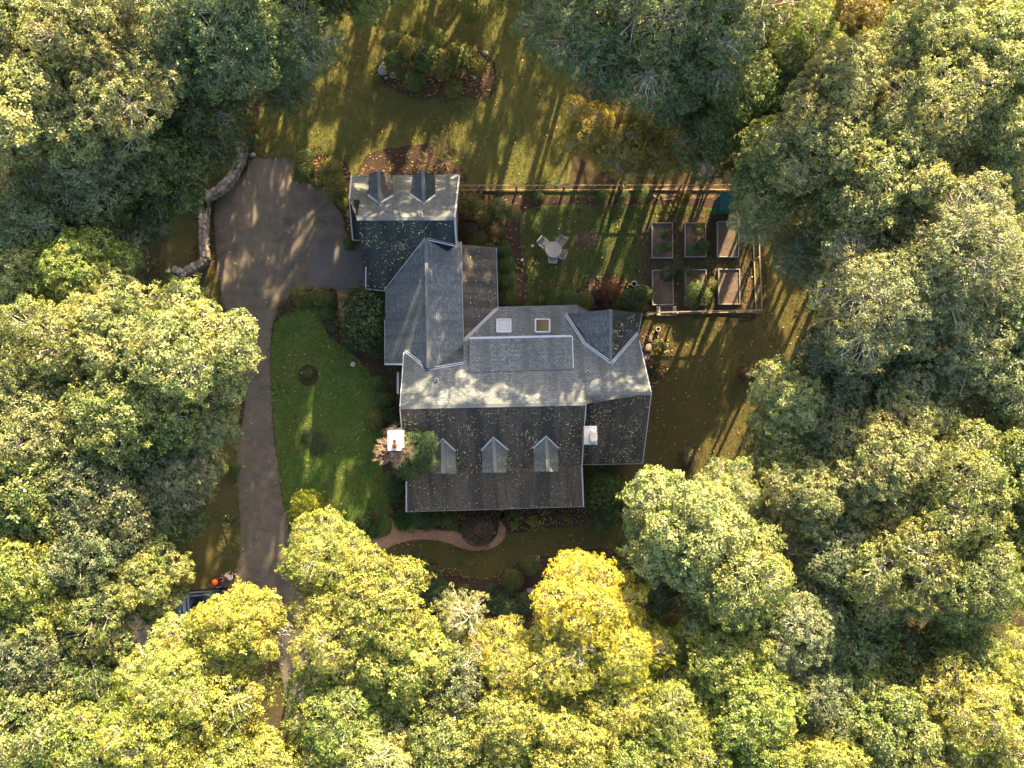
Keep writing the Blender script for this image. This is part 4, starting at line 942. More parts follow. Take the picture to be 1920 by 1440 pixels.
TREES = [
 # top left
 (40, 45, 120, 17, 'oak0', OL2, 'pale olive oak filling the extreme top left corner of the photo'),
 (165, 60, 120, 17.5, 'oak1', OL2, 'sunlit olive tree on the top edge, second from the left corner'),
 (60, 190, 125, 16.5, 'oak2', OL2, 'sunlit olive oak on the left edge just below the top left corner tree'),
 (215, 185, 105, 16.5, 'loose1', OL2, 'pale oak with bare white branches showing through, right of the upper left edge trees'),
 (330, 70, 105, 15, 'fine0', BG, 'bluish green tree on the top edge between the pale oaks and the dark green one'),
 (450, 80, 120, 15, 'oak3', BG, 'dark bluish green tree on the top edge left of the upper lawn'),
 (548, 85, 75, 14, 'fine1', BG, 'dark green tree overhanging the left side of the upper lawn'),
 (370, 200, 90, 11, 'fine1', MG, 'green tree behind the curved stone wall, upper of the two'),
 (385, 270, 62, 8.5, 'fine0', MG, 'small green tree overhanging the curved end of the stone wall'),
 (300, 300, 95, 11, 'oak4', MG, 'mid green tree left of the stone wall with a sunlit top'),
 (175, 300, 105, 13, 'oak5', GB, 'grey green oak between the left edge clearing and the stone wall trees'),
 (30, 270, 50, 12, 'loose0', OL, 'thin olive tree above the small clearing at the left edge'),
 (560, -10, 80, 12.5, 'oak2', MG, 'green tree cut by the top edge above the dark overhanging tree'),
 (690, -25, 62, 11.5, 'oak0', LG, 'light green tree cut by the top edge above the island bed'),
 (535, 175, 50, 9, 'loose1', MG, 'small loose tree on the lawn edge above the top of the driveway'),
 # left middle
 (60, 440, 105, 12, 'oak1', BG, 'blue green tree on the left edge below the small clearing'),
 (185, 420, 85, 10.5, 'fine1', MG, 'shaded green tree below the left clearing, middle of three'),
 (278, 415, 48, 9, 'fine0', BG, 'small rounded dark blue green tree left of the straight stone wall'),
 (40, 540, 90, 13, 'oak3', OL, 'olive tree on the left edge above the big sunlit oak group'),
 (150, 510, 90, 13, 'oak4', LG, 'light green oak left of the boulders at the wall end'),
 (235, 470, 45, 10, 'loose0', GB, 'small loose tree beside the wall end boulders'),
 (345, 668, 122, 14.5, 'oak0', OL2, 'largest sunlit pale oak reaching over the left side of the driveway'),
 (235, 620, 95, 14, 'oak2', OL2, 'sunlit pale oak touching the upper left of the big driveway oak'),
 (110, 640, 110, 14, 'oak5', OL, 'broad olive oak near the left edge at middle height'),
 (20, 690, 95, 13.5, 'oak1', OL2, 'sunlit oak cut by the left edge at the middle of the photo'),
 (395, 790, 62, 12.5, 'oak3', OL2, 'sunlit lower lobe oak hanging over the driveway below the largest oak'),
 (240, 770, 120, 13.5, 'oak4', OL, 'olive oak directly left of the lower driveway oak'),
 (100, 790, 110, 13.5, 'oak3', OL2, 'pale oak in the left middle crowd of trees'),
 (330, 880, 75, 11.5, 'fine1', GB, 'shaded grey green tree left of the narrow part of the driveway'),
 (190, 910, 115, 12.5, 'oak0', GB, 'grey green oak below the left middle crowd'),
 (50, 910, 110, 13, 'oak2', OL, 'olive oak cut by the left edge two thirds down'),
 (300, 965, 75, 10, 'oak5', MG, 'green low tree left of the lower driveway'),
 (400, 870, 30, 8, 'loose0', MG, 'small dark understorey tree at the driveway edge under the big oak'),
 (175, 1030, 100, 12.5, 'oak1', GB, 'grey green tree above the black car side of the lower left woods'),
 (55, 1080, 100, 13.5, 'oak4', LG, 'light green oak on the left edge level with the black car'),
 (285, 1080, 72, 11.5, 'oak2', OL, 'olive tree just left of the black car'),
 (190, 1140, 80, 12.5, 'loose1', OL, 'loose olive tree below left of the black car'),
 (60, 1210, 100, 13, 'oak3', GB, 'grey green tree on the left edge in the lower left woods'),
 (175, 1260, 80, 11.5, 'fine0', MG, 'shaded green tree between the lower left oaks and the yellow trees'),
 (50, 1345, 115, 13, 'oak5', OL, 'olive oak near the bottom left corner'),
 (170, 1400, 95, 13, 'oak0', LG, 'light green oak on the bottom edge near the left corner'),
 # bottom
 (345, 1268, 98, 14, 'oak1', YG, 'yellow green tree directly below the black car'),
 (451, 1175, 77, 14, 'oak2', YL, 'yellow green tree crown covering the back of the black car'),
 (300, 1365, 105, 14, 'oak3', YL, 'bright yellow green tree on the bottom edge at left'),
 (430, 1310, 100, 13.5, 'loose1', YG, 'loose yellow green tree with pale branches left of the bottom driveway gap'),
 (440, 1425, 95, 13.5, 'oak4', YG, 'yellow green tree on the bottom edge left of the driveway gap'),
 (612, 1040, 76, 13, 'oak5', YG, 'yellow green tree touching the left end of the brick path'),
 (700, 1130, 100, 13.5, 'oak0', YG, 'broad yellow green tree below the brick path'),
 (640, 1190, 85, 13.5, 'fine1', YG, 'yellow green tree right of the driveway gap near the bottom'),
 (745, 1230, 95, 13, 'oak2', YG, 'yellow olive tree below the broad one under the brick path'),
 (640, 1330, 95, 13, 'oak1', LG, 'light green tree right of the driveway gap on the lower edge'),
 (700, 1420, 95, 13, 'oak3', OL2, 'olive tree on the bottom edge left of centre'),
 (600, 1430, 70, 12.5, 'oak5', LG, 'green tree on the bottom edge just right of the driveway gap'),
 (868, 1150, 52, 12.5, 'loose0', OL2, 'small sparse oak with bare branches in front of the shaded south bed'),
 (855, 1260, 85, 12.5, 'loose1', GB, 'grey olive tree below the small sparse oak'),
 (830, 1380, 95, 12.5, 'oak4', OL, 'olive tree on the bottom edge at the centre left'),
 (955, 1235, 72, 13, 'fine0', YL, 'small yellow tree between the sparse oak and the bright yellow one'),
 (1100, 1140, 90, 14, 'fine1', YE, 'brightest yellow tree pointing up to the shaded garden below the house'),
 (1085, 1085, 48, 12.5, 'fine0', YE, 'orange tinged yellow tip tree above the brightest yellow tree'),
 (1160, 1215, 85, 13.5, 'fine0', YE, 'golden yellow tree below right of the brightest one'),
 (1060, 1240, 80, 13.5, 'fine1', YL, 'yellow green tree left of the golden tree'),
 (1150, 1310, 75, 13, 'fine1', YL, 'yellow tree below the golden one'),
 (960, 1340, 90, 13, 'oak0', YG, 'yellow green tree near the bottom edge at the centre'),
 (1060, 1390, 95, 13, 'oak2', YG, 'broad yellow green tree on the bottom edge right of centre'),
 (940, 1440, 80, 12.5, 'oak5', YG, 'yellow green tree cut by the bottom edge at the centre'),
 (1180, 1430, 90, 13, 'oak3', LG, 'light green tree on the bottom edge below the golden ones'),
 (1250, 1330, 85, 13, 'oak1', LG, 'light green tree right of the golden ones'),
 (1345, 1225, 85, 13, 'oak4', LG, 'fresh green tree with separate rounded clumps in the lower right'),
 (1395, 1320, 100, 13, 'oak0', LG, 'fresh green broad tree below the one with rounded clumps'),
 (1300, 1420, 95, 13, 'oak5', LG, 'green tree on the bottom edge right of centre'),
 (1430, 1430, 70, 12.5, 'oak2', LG, 'green tree cut by the bottom edge in the right half'),
 # lower right
 (1275, 990, 105, 14.5, 'oak2', OL2, 'large sunlit pale oak right below the right wing of the house'),
 (1370, 930, 62, 12.5, 'oak1', OL2, 'pale upright lobe oak above the large sunlit lower right oak'),
 (1375, 1085, 110, 14, 'oak3', OL, 'olive oak joined to the lower right of the large sunlit one'),
 (1215, 1090, 60, 11, 'fine1', MG, 'dark green tree between the yellow trees and the large pale oak'),
 (1245, 1180, 40, 9, 'loose0', YG, 'small yellow green tree in the dark gap right of the golden tree'),
 (1480, 1175, 98, 12, 'oak5', GB, 'grey green shaded tree right of the fresh green ones'),
 (1515, 925, 75, 13.5, 'oak4', OL2, 'pale rounded oak alone right of the upright lobe oak'),
 (1655, 860, 105, 14, 'oak0', OL2, 'broad sunlit oak in the right woods below the middle'),
 (1790, 930, 120, 14, 'oak1', OL, 'big olive oak in the right woods three quarters down'),
 (1895, 870, 100, 13.5, 'oak2', OL, 'olive oak cut by the right edge below the middle'),
 (1560, 1040, 95, 12, 'fine0', GB, 'shaded grey green tree below the pale rounded oak'),
 (1680, 1050, 120, 13.5, 'oak5', OL, 'large olive oak filling the middle of the lower right woods'),
 (1820, 1090, 105, 13.5, 'oak3', OL, 'olive oak near the right edge in the lower right woods'),
 (1910, 1020, 70, 12.5, 'oak4', YG, 'yellowish tree cut by the right edge in the lower half'),
 (1600, 1190, 95, 10.5, 'fine1', MG, 'dark green understorey tree in the shaded hollow at lower right'),
 (1700, 1220, 75, 10, 'loose1', MG, 'green low tree right of the shaded hollow'),
 (1545, 1300, 90, 11, 'oak1', GB, 'shaded green tree near the bottom in the right half'),
 (1660, 1340, 95, 12, 'oak2', OL, 'olive tree near the bottom edge between the shaded one and the yellow ones'),
 (1560, 1425, 80, 12.5, 'oak0', YG, 'sunlit yellow green tree on the bottom edge in the right half'),
 (1800, 1220, 75, 11.5, 'oak4', MG, 'mid green tree above the yellow trees near the lower right corner'),
 (1800, 1330, 105, 12.5, 'fine1', YG, 'broad yellowish tree near the lower right corner'),
 (1900, 1260, 75, 12, 'fine0', YL, 'golden yellow tree on the right edge near the lower corner'),
 (1895, 1400, 85, 13, 'oak3', YG, 'yellow green tree in the extreme bottom right corner'),
 (1720, 1435, 80, 12.5, 'oak5', OL, 'olive tree cut by the bottom edge near the right corner'),
 # right middle
 (1640, 560, 125, 16, 'fine0', GB, 'very large pale grey green tree right of the vegetable garden'),
 (1780, 470, 125, 17, 'fine1', GB, 'pale silvery green tree at the right, upper part of the big pale group'),
 (1885, 560, 100, 14, 'oak0', GB, 'pale grey green tree cut by the right edge at middle height'),
 (1760, 630, 115, 13.5, 'oak1', GB, 'grey green tree in the middle of the big pale group'),
 (1590, 680, 85, 12, 'oak2', GB, 'shaded grey green tree below the very large pale one'),
 (1885, 710, 95, 13, 'oak3', GB, 'grey green tree on the right edge just below the middle'),
 (1480, 755, 76, 12.5, 'oak4', OL2, 'sunlit pale olive tree jutting towards the right wing of the house'),
 (1700, 745, 100, 12.5, 'oak5', GB, 'dark green tree in the hollow right of the jutting olive tree'),
 (1470, 840, 72, 11.5, 'oak0', OL, 'thin olive tree below the jutting one'),
 (1565, 790, 85, 12, 'fine1', GB, 'grey green tree between the jutting olive tree and the woods'),
 (1500, 480, 50, 10.5, 'fine1', GB, 'small shaded tree right of the garden fence'),
 # top right
 (1420, 400, 50, 12.5, 'oak1', OL2, 'small very sunlit pale tree overhanging the right fence corner'),
 (1455, 310, 85, 12.5, 'oak4', OL, 'olive tree right of the green shed'),
 (1400, 335, 42, 8.5, 'fine0', GB, 'grey green small tree covering the green shed'),
 (1555, 270, 105, 15.5, 'oak0', OL2, 'sunlit olive oak in the upper right woods nearest the garden'),
 (1660, 320, 110, 16, 'oak2', OL2, 'sunlit yellowish oak in the middle of the upper right woods'),
 (1560, 385, 75, 12, 'oak5', OL, 'olive tree between the garden fence and the upper right woods'),
 (1700, 410, 80, 12.5, 'fine0', OL, 'olive tree above the big pale silvery group'),
 (1590, 150, 95, 16, 'oak3', OL2, 'sunlit pale oak in the upper right woods below the orange tree'),
 (1760, 180, 115, 17, 'oak1', OL2, 'large pale yellow oak in the upper right woods near the edge'),
 (1880, 250, 100, 16.5, 'oak4', OL2, 'pale oak cut by the right edge in the upper right woods'),
 (1750, 60, 95, 17, 'oak5', OL2, 'very bright pale oak on the top edge near the right corner'),
 (1870, 90, 100, 17.5, 'oak2', OL2, 'bright olive oak in the top right corner'),
 (1870, 370, 80, 13, 'loose1', OL, 'loose olive tree on the right edge a quarter down'),
 (1510, 70, 66, 12.5, 'fine1', LG, 'fresh green low tree near the top edge right of the bare dead one'),
 (1600, 40, 72, 12, 'fine0', OB, 'orange brown tree on the top edge in the right half'),
 (1690, 0, 60, 11, 'fine1', YO, 'orange yellow tree cut by the top edge at the right'),
 (1490, 185, 70, 11, 'fine1', DG, 'blue green shaded tree left of the sunlit upper right oaks'),
 (1215, 50, 125, 15.5, 'fine0', BG, 'wide bluish green tree on the top edge right of the upper lawn'),
 (1090, 45, 95, 14.5, 'fine1', BG, 'bluish green tree on the top edge overhanging the upper lawn'),
 (1330, 60, 95, 15, 'oak5', BG, 'bluish green tree on the top edge left of the bare dead tree'),
 (1150, 125, 66, 11.5, 'fine1', BG, 'bluish green tree over the right end of the upper lawn'),
 (1260, 150, 85, 11.5, 'oak3', BG, 'shaded blue green tree above the brownish yellow shrubs'),
 (1385, 180, 85, 11, 'oak1', MG, 'deep green tree in the upper right shade'),
 (1335, 255, 72, 9.5, 'fine0', MG, 'vivid dark green tree above the fence corner shed'),
 (1435, 75, 58, 7.5, 'fine0', DG, 'low dark green tree under the bare dead tree at the top edge'),
 (1400, 30, 50, 8, 'fine1', MG, 'small green tree at the top edge left of the bare dead tree trunk'),
 (1290, 210, 50, 8, 'loose1', MG, 'small deep green tree right of the brownish yellow shrubs'),
]
for k, t_ in enumerate(TREES): tree(*t_, tk=k)
# low yellow brown trees right of the upper lawn
for k, (x, y, r, z, cl, lab) in enumerate([(1110, 245, 62, 6.2, (.28, .225, .03), 'left of the brownish yellow low trees beside the upper lawn'), (1175, 280, 60, 5.6, (.24, .19, .03), 'brownish low tree in the middle of the yellow group above the long fence'),
      (1205, 220, 46, 6.8, (.28, .225, .03), 'small golden low tree behind the brownish group'), (1245, 292, 48, 5.2, (.22, .17, .028), 'right hand brownish low tree touching the long fence')]):
    tree(x, y, r, z, ['fine0', 'fine1'][k % 2], cl, lab, sq=.8)
# unseen woods added beyond the top edge; heights and crowns shaped to dapple the light
rs = random.Random(5)
for k, (x, y, z, R) in enumerate([(-12.7, 28.6, 23.9, 4.8), (-4.6, 28.9, 24.4, 4.9), (4.0, 27.2, 22.0, 4.7), (11.7, 26.7, 24.4, 4.6), (18.5, 26.6, 25.0, 5.1), (-8.2, 35.8, 21.6, 4.7), (-0.0, 34.3, 24.4, 4.7), (8.3, 36.5, 21.9, 5.2), (16.9, 35.7, 22.5, 4.8), (-13.6, 43.1, 23.1, 4.6), (-2.4, 43.6, 23.4, 5.2), (7.5, 45.3, 22.2, 5.1), (15.2, 44.4, 23.0, 4.6), (-13.2, 31.7, 12.7, 4.7), (-6.1, 30.2, 14.5, 4.7), (2.1, 29.3, 13.7, 5.3), (-17.0, 39.5, 13.2, 5.1), (-8.6, 39.8, 13.2, 5.0), (1.4, 38.5, 12.5, 5.2), (11.7, 39.8, 12.4, 4.5), (-13.9, 51.4, 14.8, 4.7), (-1.6, 51.0, 15.2, 5.3), (8.8, 52.0, 15.4, 4.9), (-24.0, 31.0, 9.5, 4.6), (-32.0, 29.0, 9.5, 4.6), (-28.0, 39.0, 9.5, 4.6), (26.0, 31.0, 9.5, 4.6), (34.0, 29.0, 9.5, 4.6), (30.0, 39.0, 9.5, 4.6), (-41.0, 22.0, 9.5, 4.6), (43.0, 22.0, 9.5, 4.6)]):
    z2 = z * HK; px = 960 + x * FPX / (CAMZ - z2); py = 720 - y * FPX / (CAMZ - z2); r = R * FPX / (CAMZ - z2)
    tree(px, py, r, z, 'open%d' % (k % 3), OL, 'unseen oak added for its shadow in the woods beyond the top edge of the photo', 'unseen shadow woods beyond the frame', tk=k)

# ------------------------------------------------------------------ shrubs
def shrub(px, py, r, h, k, col, label, z0=0.0, name='shrub', cat='shrub', group=None):
    zc = z0 + h * .45; R = r * (CAMZ - zc) / FPX; c = P(px, py, zc)
    e = empty(name, (c.x, c.y, z0), 0, label, cat, group)
    o = meshobj('foliage', BU[k % 4] if k >= 0 else CLUMP, e); o.location = (0, 0, h * .42 if k >= 0 else 0); o.scale = (R, R, h * .6 if k >= 0 else R); o.rotation_euler = (0, 0, random.uniform(0, 6.28))
    j = random.uniform(.9, 1.1); o.color = (col[0] * j, col[1] * j, col[2] * j, 1)
    if k >= 0 and r > 20:
        st = meshobj('stems', STEM, e); st.scale = (R * .6, R * .6, h * .6)
    return e
STEM = twigs(55, 1.0, 1, M['bark'], up=1.6, r0=.035, nb=6, L0=.7)
SG = (.065, .10, .026); SD = (.042, .068, .024); SL = (.17, .19, .025); SY = (.16, .145, .025); SB = (.08, .05, .03); SR = (.11, .028, .012); SO = (.125, .12, .03)
SHR = [
 (690, 594, 54, 3.6, 2, (.055, .08, .025), 'large rounded dark green shrub between the front lawn and the garage'),
 (716, 560, 28, 2.8, 1, (.055, .08, .025), 'dark green shrub at the garage corner joined to the large rounded one'),
 (560, 555, 17, .9, 2, SO, 'mixed green shrub at the left end of the curved bed by the driveway'),
 (578, 562, 15, .9, 0, SG, 'small green shrub second along the curved driveway bed'), (597, 556, 17, 1.1, 3, SO, 'yellow green shrub at the top of the curved driveway bed'),
 (614, 562, 17, 1.1, 1, SG, 'green shrub just left of the little brick path'), (612, 588, 14, .8, 2, SG, 'low green plant below the little brick path'), (540, 572, 12, .6, 2, SB, 'low brown green plant at the outer left tip of the curved bed'),
 (624, 610, 12, .8, 0, SD, 'small dark shrub at the lower left of the large rounded one'), (660, 640, 18, 1.2, 2, SD, 'dark loose shrub under the large rounded one'),
 (706, 650, 20, 1.4, 2, SD, 'dark shrub between the front lawn and the west wall'), (700, 462, 10, .9, 0, SG, 'hidden green shrub at the garage wall'), (655, 457, 13, 1.1, 0, (.06, .09, .02), 'bright green small shrub beside the garage bump out'),
 (632, 352, 26, 2.0, 0, SO, 'olive shrub at the left of the garage'), (622, 320, 22, 1.6, 2, SO, 'loose olive shrub above the driveway top right'), (648, 378, 15, 1.5, 2, SY, 'yellowish shrub close to the garage corner'),
 (572, 297, 17, 1.4, 1, SG, 'round green shrub at the top right corner of the driveway'), (570, 322, 20, 1.8, 2, SG, 'dark round bush on the lawn edge beside the top of the driveway'), (592, 340, 14, 1.0, 2, SO, 'small olive plant right of the dark round bush'),
 (712, 720, 15, 1.1, 2, SG, 'feathery green plant by the west wall, highest of the row'), (720, 750, 17, 1.3, 2, SG, 'feathery green plant by the west wall, second of the row'), (706, 785, 17, 1.2, 2, SO, 'olive feathery plant at the lawn edge of the west bed'),
 (732, 778, 15, 1.5, 0, SD, 'dark shrub between the west wall and the olive feathery plant'), (716, 815, 14, 1.1, 2, SG, 'green plant left of the white chimney'), (740, 905, 24, 2.0, 0, (.05, .085, .026), 'dark green shrub below the white chimney'),
 (752, 880, 22, 3.0, 1, (.05, .085, .026), 'taller dark green shrub at the lower left house corner'), (743, 930, 15, 1.2, 0, (.05, .085, .026), 'small dark green shrub beside the porch corner'),
 (757, 975, 24, .9, -1, (.045, .085, .022), 'arching grass like clump at the lower left porch corner'), (783, 972, 16, .8, 0, (.05, .09, .024), 'leafy green perennial under the porch edge next to the arching clump'),
 (800, 978, 15, .8, 2, (.05, .09, .024), 'loose green perennial with white flowers under the porch edge'), (819, 972, 15, .8, 0, SG, 'green perennial in the middle of the porch bed'), (834, 963, 9, .6, 3, SL, 'small lime plant in the porch bed'),
 (808, 987, 7, .5, 3, SL, 'small lime mound at the lower edge of the porch bed'), (845, 975, 17, 1.0, 1, SG, 'green shrub left of the brown round bush'), (773, 990, 9, .5, 3, SL, 'tiny lime green mound beside the brick path bend'),
 (898, 991, 33, 1.7, 3, (.055, .038, .024), 'large round brown red bush inside the curve of the brick path'),
 (964, 985, 8, .7, 3, SL, 'small round yellow green bush, leftmost of three below the porch'), (1000, 978, 10.5, .8, 3, SL, 'small round yellow green bush, middle and largest of three below the porch'), (1061, 967, 10, .7, 3, (.1, .12, .02), 'small round yellow green bush, rightmost of three below the porch'),
 (968, 960, 12, .9, 1, SG, 'dark shrub tucked under the porch edge right of the path'), (1045, 962, 9, .7, 1, SD, 'small dark shrub left of the rightmost small round bush'),
 (1132, 918, 38, 4.0, 0, (.045, .075, .02), 'green leafy small tree in the corner between porch and right wing'), (1135, 960, 32, 2.6, 2, (.045, .07, .02), 'lower green shrub below the small corner tree'), (1165, 935, 24, 2.0, 2, SG, 'loose green shrub right of the small corner tree'),
 (995, 1060, 20, 1.5, 3, (.075, .085, .02), 'round clipped olive bush, upper right of the pair in the south bed'), (960, 1085, 22, 1.7, 3, (.075, .088, .02), 'round clipped olive bush, lower left of the pair in the south bed'),
 (783, 1060, 28, 1.2, 1, SD, 'dark blue green spreading shrub below the brick path'), (805, 1085, 28, 1.3, 0, SD, 'second dark spreading shrub below the first one'), (820, 1115, 28, 1.4, 2, SD, 'dark shrub above the small sparse oak'),
 (918, 1105, 13, .8, 0, SD, 'small dark shrub left of the round clipped pair'), (945, 1130, 26, 1.2, 2, SD, 'dark spreading shrub below the round clipped pair'), (870, 1110, 14, .8, 2, SG, 'thin green plant in the south bed mulch'), (1060, 1042, 13, 1.0, 1, SD, 'small dark shrub at the top right of the south bed'),
 (985, 1130, 20, 1.2, 0, SD, 'dark shrub right of the spreading one in the south bed'),
 (575, 947, 30, 5.0, 0, (.24, .25, .03), 'bright lime green sunlit small tree at the bottom of the front lawn', 0.0),
 (600, 985, 24, 1.6, 0, SD, 'dark shrub under the lime green tree'), (560, 985, 20, 1.6, 1, SD, 'dark shrub left below the lime green tree'), (682, 985, 20, 1.4, 2, (.06, .085, .024), 'pale green loose shrub at the lower end of the front lawn'), (670, 1000, 16, 1.2, 2, SG, 'green shrub at the lawn tip by the brick path'), (700, 970, 12, .9, 2, (.09, .075, .03), 'brownish shrub right of the pale loose one'),
 (577, 700, 9, .35, 2, (.07, .09, .02), 'low green plant in the round mulch ring on the front lawn'),
 (580, 815, 18, .35, 2, (.05, .075, .02), 'low weedy patch plant in the middle of the front lawn'), (598, 835, 16, .3, 2, (.05, .065, .02), 'second low weedy plant on the front lawn'),
 (1235, 650, 15, 1.3, 0, (.07, .095, .02), 'round green bush beside the right wing, upper one'), (1241, 678, 17, 1.4, 3, (.065, .095, .02), 'round green bush beside the right wing, lower one'), (1224, 700, 9, .7, 1, SD, 'small dark shrub at the end of the right wing bed'),
 (880, 385, 20, 2.0, 2, SO, 'olive shrub under the fence next to the garage'), (905, 400, 24, 2.4, 0, SO, 'leafy olive shrub in the middle of the bed beside the garage'), (935, 395, 22, 2.8, 2, (.12, .13, .05), 'pale leafy shrub at the right of the bed beside the garage'), (962, 400, 16, 2.6, 0, (.15, .15, .06), 'sunlit pale shrub nearest the garden lawn'),
 (930, 430, 18, 1.6, 3, (.12, .11, .025), 'yellow green mounded shrub beside the garden lawn edge'), (885, 430, 20, 1.6, 2, (.07, .055, .03), 'dry brownish shrub along the garage wall'), (895, 448, 18, 1.4, 2, SO, 'olive shrub above the brown side roof'),
 (944, 470, 17, 1.5, 0, (.06, .1, .02), 'bright green shrub right of the brown roof, highest'), (948, 498, 19, 1.6, 0, SG, 'green shrub right of the brown roof, second'), (950, 528, 20, 1.7, 2, SG, 'green shrub right of the brown roof, third'), (952, 556, 18, 1.6, 0, (.06, .085, .02), 'yellowish green shrub right of the brown roof, lowest'),
 (1040, 562, 18, 1.5, 0, (.06, .09, .02), 'green bush above the left skylight eave'), (1070, 562, 19, 1.6, 0, (.06, .085, .02), 'green bush above the right skylight eave'), (1098, 565, 18, 1.5, 3, (.09, .095, .02), 'yellow green bush at the left of the crescent bed'), (1015, 566, 11, 1.0, 2, SG, 'small green bush beside the sunny earth path'),
 (1120, 555, 15, 1.1, 2, (.045, .026, .02), 'dark purple red shrub in the crescent bed'), (1143, 545, 19, 1.4, 2, (.14, .055, .024), 'rusty red maple shrub in the crescent bed'), (1135, 572, 15, 1.2, 1, (.04, .016, .014), 'dark maroon shrub below the rusty red one'),
 (1160, 567, 16, 1.3, 0, (.08, .075, .02), 'brownish green bush by the gable roof'), (1183, 566, 24, 2.2, 1, (.028, .05, .022), 'dark green bush between the pots and the gable roof'), (1205, 552, 17, 1.6, 2, SG, 'green bush touching the lower left raised bed'),
 (1030, 545, 8, .6, 2, SO, 'tiny olive plant on the lawn edge near the earth path'),
 (745, 118, 24, 1.9, 2, SG, 'green shrub at the left of the island bed'), (770, 95, 24, 2.2, 0, SO, 'tall olive shrub behind the island bed'), (775, 150, 22, 1.5, 0, (.07, .11, .02), 'bright green mound at the front of the island bed'), (800, 110, 28, 2.3, 2, SG, 'green shrub in the middle of the island bed'),
 (830, 120, 27, 2.0, 0, SO, 'olive shrub right of the middle of the island bed'), (862, 110, 28, 2.3, 2, (.09, .1, .02), 'yellow green shrub at the right of the island bed'), (892, 125, 21, 1.8, 0, (.11, .11, .02), 'sunlit yellow shrub at the right end of the island bed'), (850, 165, 17, .9, 2, SO, 'low brownish perennial at the front right of the island bed'),
 (735, 80, 20, 1.6, 1, SD, 'dark shrub behind the big pale boulder'), (820, 75, 20, 2.0, 1, SG, 'back row green shrub of the island bed'), (885, 25, 20, 1.8, 0, (.09, .11, .02), 'fresh green shrub near the top edge of the lawn'), (706, 148, 8, .5, 2, SG, 'little green plant at the left tip of the island bed'),
 (1310, 430, 13, 1.1, 0, (.1, .12, .02), 'lime green plant in the upper middle raised bed', .3), (1317, 462, 13, .8, 2, SD, 'dark vine at the lower right of the upper middle raised bed', .3), (1298, 468, 11, .5, 2, SG, 'low seedlings in the upper middle raised bed', .3),
 (1245, 440, 8, .6, 2, (.07, .1, .02), 'thin vine running down the upper left raised bed', .3), (1252, 462, 9, .5, 2, SG, 'lower vine tuft in the upper left raised bed', .3), (1233, 470, 9, .4, 2, SG, 'seedlings in the lower left corner of the upper left raised bed', .3), (1255, 435, 7, .3, 2, (.2, .1, .03), 'dry orange brown vine in the upper left raised bed', .3),
 (1252, 515, 15, 1.0, 0, (.025, .05, .022), 'dark blue green plant at the top of the lower left raised bed', .25), (1267, 510, 9, .6, 2, (.025, .045, .02), 'dark runner beside the lower left raised bed'),
 (1304, 545, 21, 1.5, 0, (.06, .085, .022), 'leafy plant growing out of the lower middle raised bed', .2), (1318, 555, 17, 1.3, 2, (.08, .1, .03), 'right part of the leafy growth over the lower middle bed', .2), (1298, 566, 15, 1.1, 0, (.08, .1, .04), 'bottom part of the leafy growth over the lower middle bed', .1), (1333, 536, 12, .8, 2, (.09, .085, .02), 'yellowing growth right of the lower middle bed'), (1293, 508, 9, .5, 2, SG, 'small seedlings at the top of the lower middle bed', .3),
 (1205, 362, 17, 1.2, 0, SG, 'green plant growing through the long fence'), (1165, 366, 13, .9, 2, SD, 'dark weed along the long fence'), (1280, 372, 14, 1.2, 2, (.11, .09, .02), 'sunlit yellow plant by the long fence above the beds'), (1130, 368, 11, .7, 2, SG, 'weed at the foot of the long fence near its middle'), (1010, 368, 10, .6, 2, SG, 'weed at the foot of the long fence near the garage end'),
 (462, 230, 20, 1.8, 2, SO, 'olive shrub above the top end of the curved wall'), (475, 262, 12, 1.0, 2, SG, 'small green plant beside the top end of the curved wall'), (350, 560, 36, 2.4, 0, SG, 'green shrub below the wall end boulders'), (390, 575, 22, 1.6, 2, SG, 'loose green shrub at the left edge of the driveway'), (330, 535, 20, 1.6, 1, SD, 'dark shrub under the wall end boulders'),
 (440, 880, 12, 1.0, 2, SG, 'small green shrub at the left driveway edge under the oaks'), (340, 345, 30, 1.8, 2, SD, 'dark undergrowth shrub left of the straight wall'), (1240, 1040, 26, 2.0, 1, SD, 'dark shrub under the large lower right oak'), (1180, 1010, 20, 1.2, 2, SG, 'olive green shrub at the edge of the shaded lawn below the wing'),
 (1400, 700, 18, 1.2, 2, (.06, .04, .02), 'brown shrub on the edge of the right lawn'), (1290, 860, 20, 1.0, 2, (.06, .05, .025), 'dry brown low shrub below the right wing'),
]
for k, s_ in enumerate(SHR): 
    a = list(s_); z0 = a[7] if len(a) > 7 else 0.0
    big = a[3] >= 5
    shrub(a[0], a[1], a[2], a[3] * (1 if not big else 1), a[4], a[5], a[6], z0)
e = empty('tree', (-7.7, -4.6, 0), 0, 'dark green leafy tree leaning over the left dormer and porch roof', 'tree')
for (x, y, z, r, k) in ((784, 836, 6.6, 34, 0), (794, 866, 5.9, 27, 1), (768, 872, 5.9, 28, 2), (804, 828, 6.9, 17, 2)):
    c = P(x, y, z); o = meshobj('foliage', BU[k], e); o.location = c - e.location; R = r * (CAMZ - z) / FPX; o.scale = (R, R, R * .75); o.rotation_euler = (0, 0, x); o.color = (.06, .095, .028, 1)
    bar('limb', (0, 0, 3.0), c - e.location, .08, .08, M['bark'], e)
bar('trunk', (0, 0, 0), (0.05, 0, 3.1), .2, .2, M['bark'], e, Vector((1, 0, 0)))
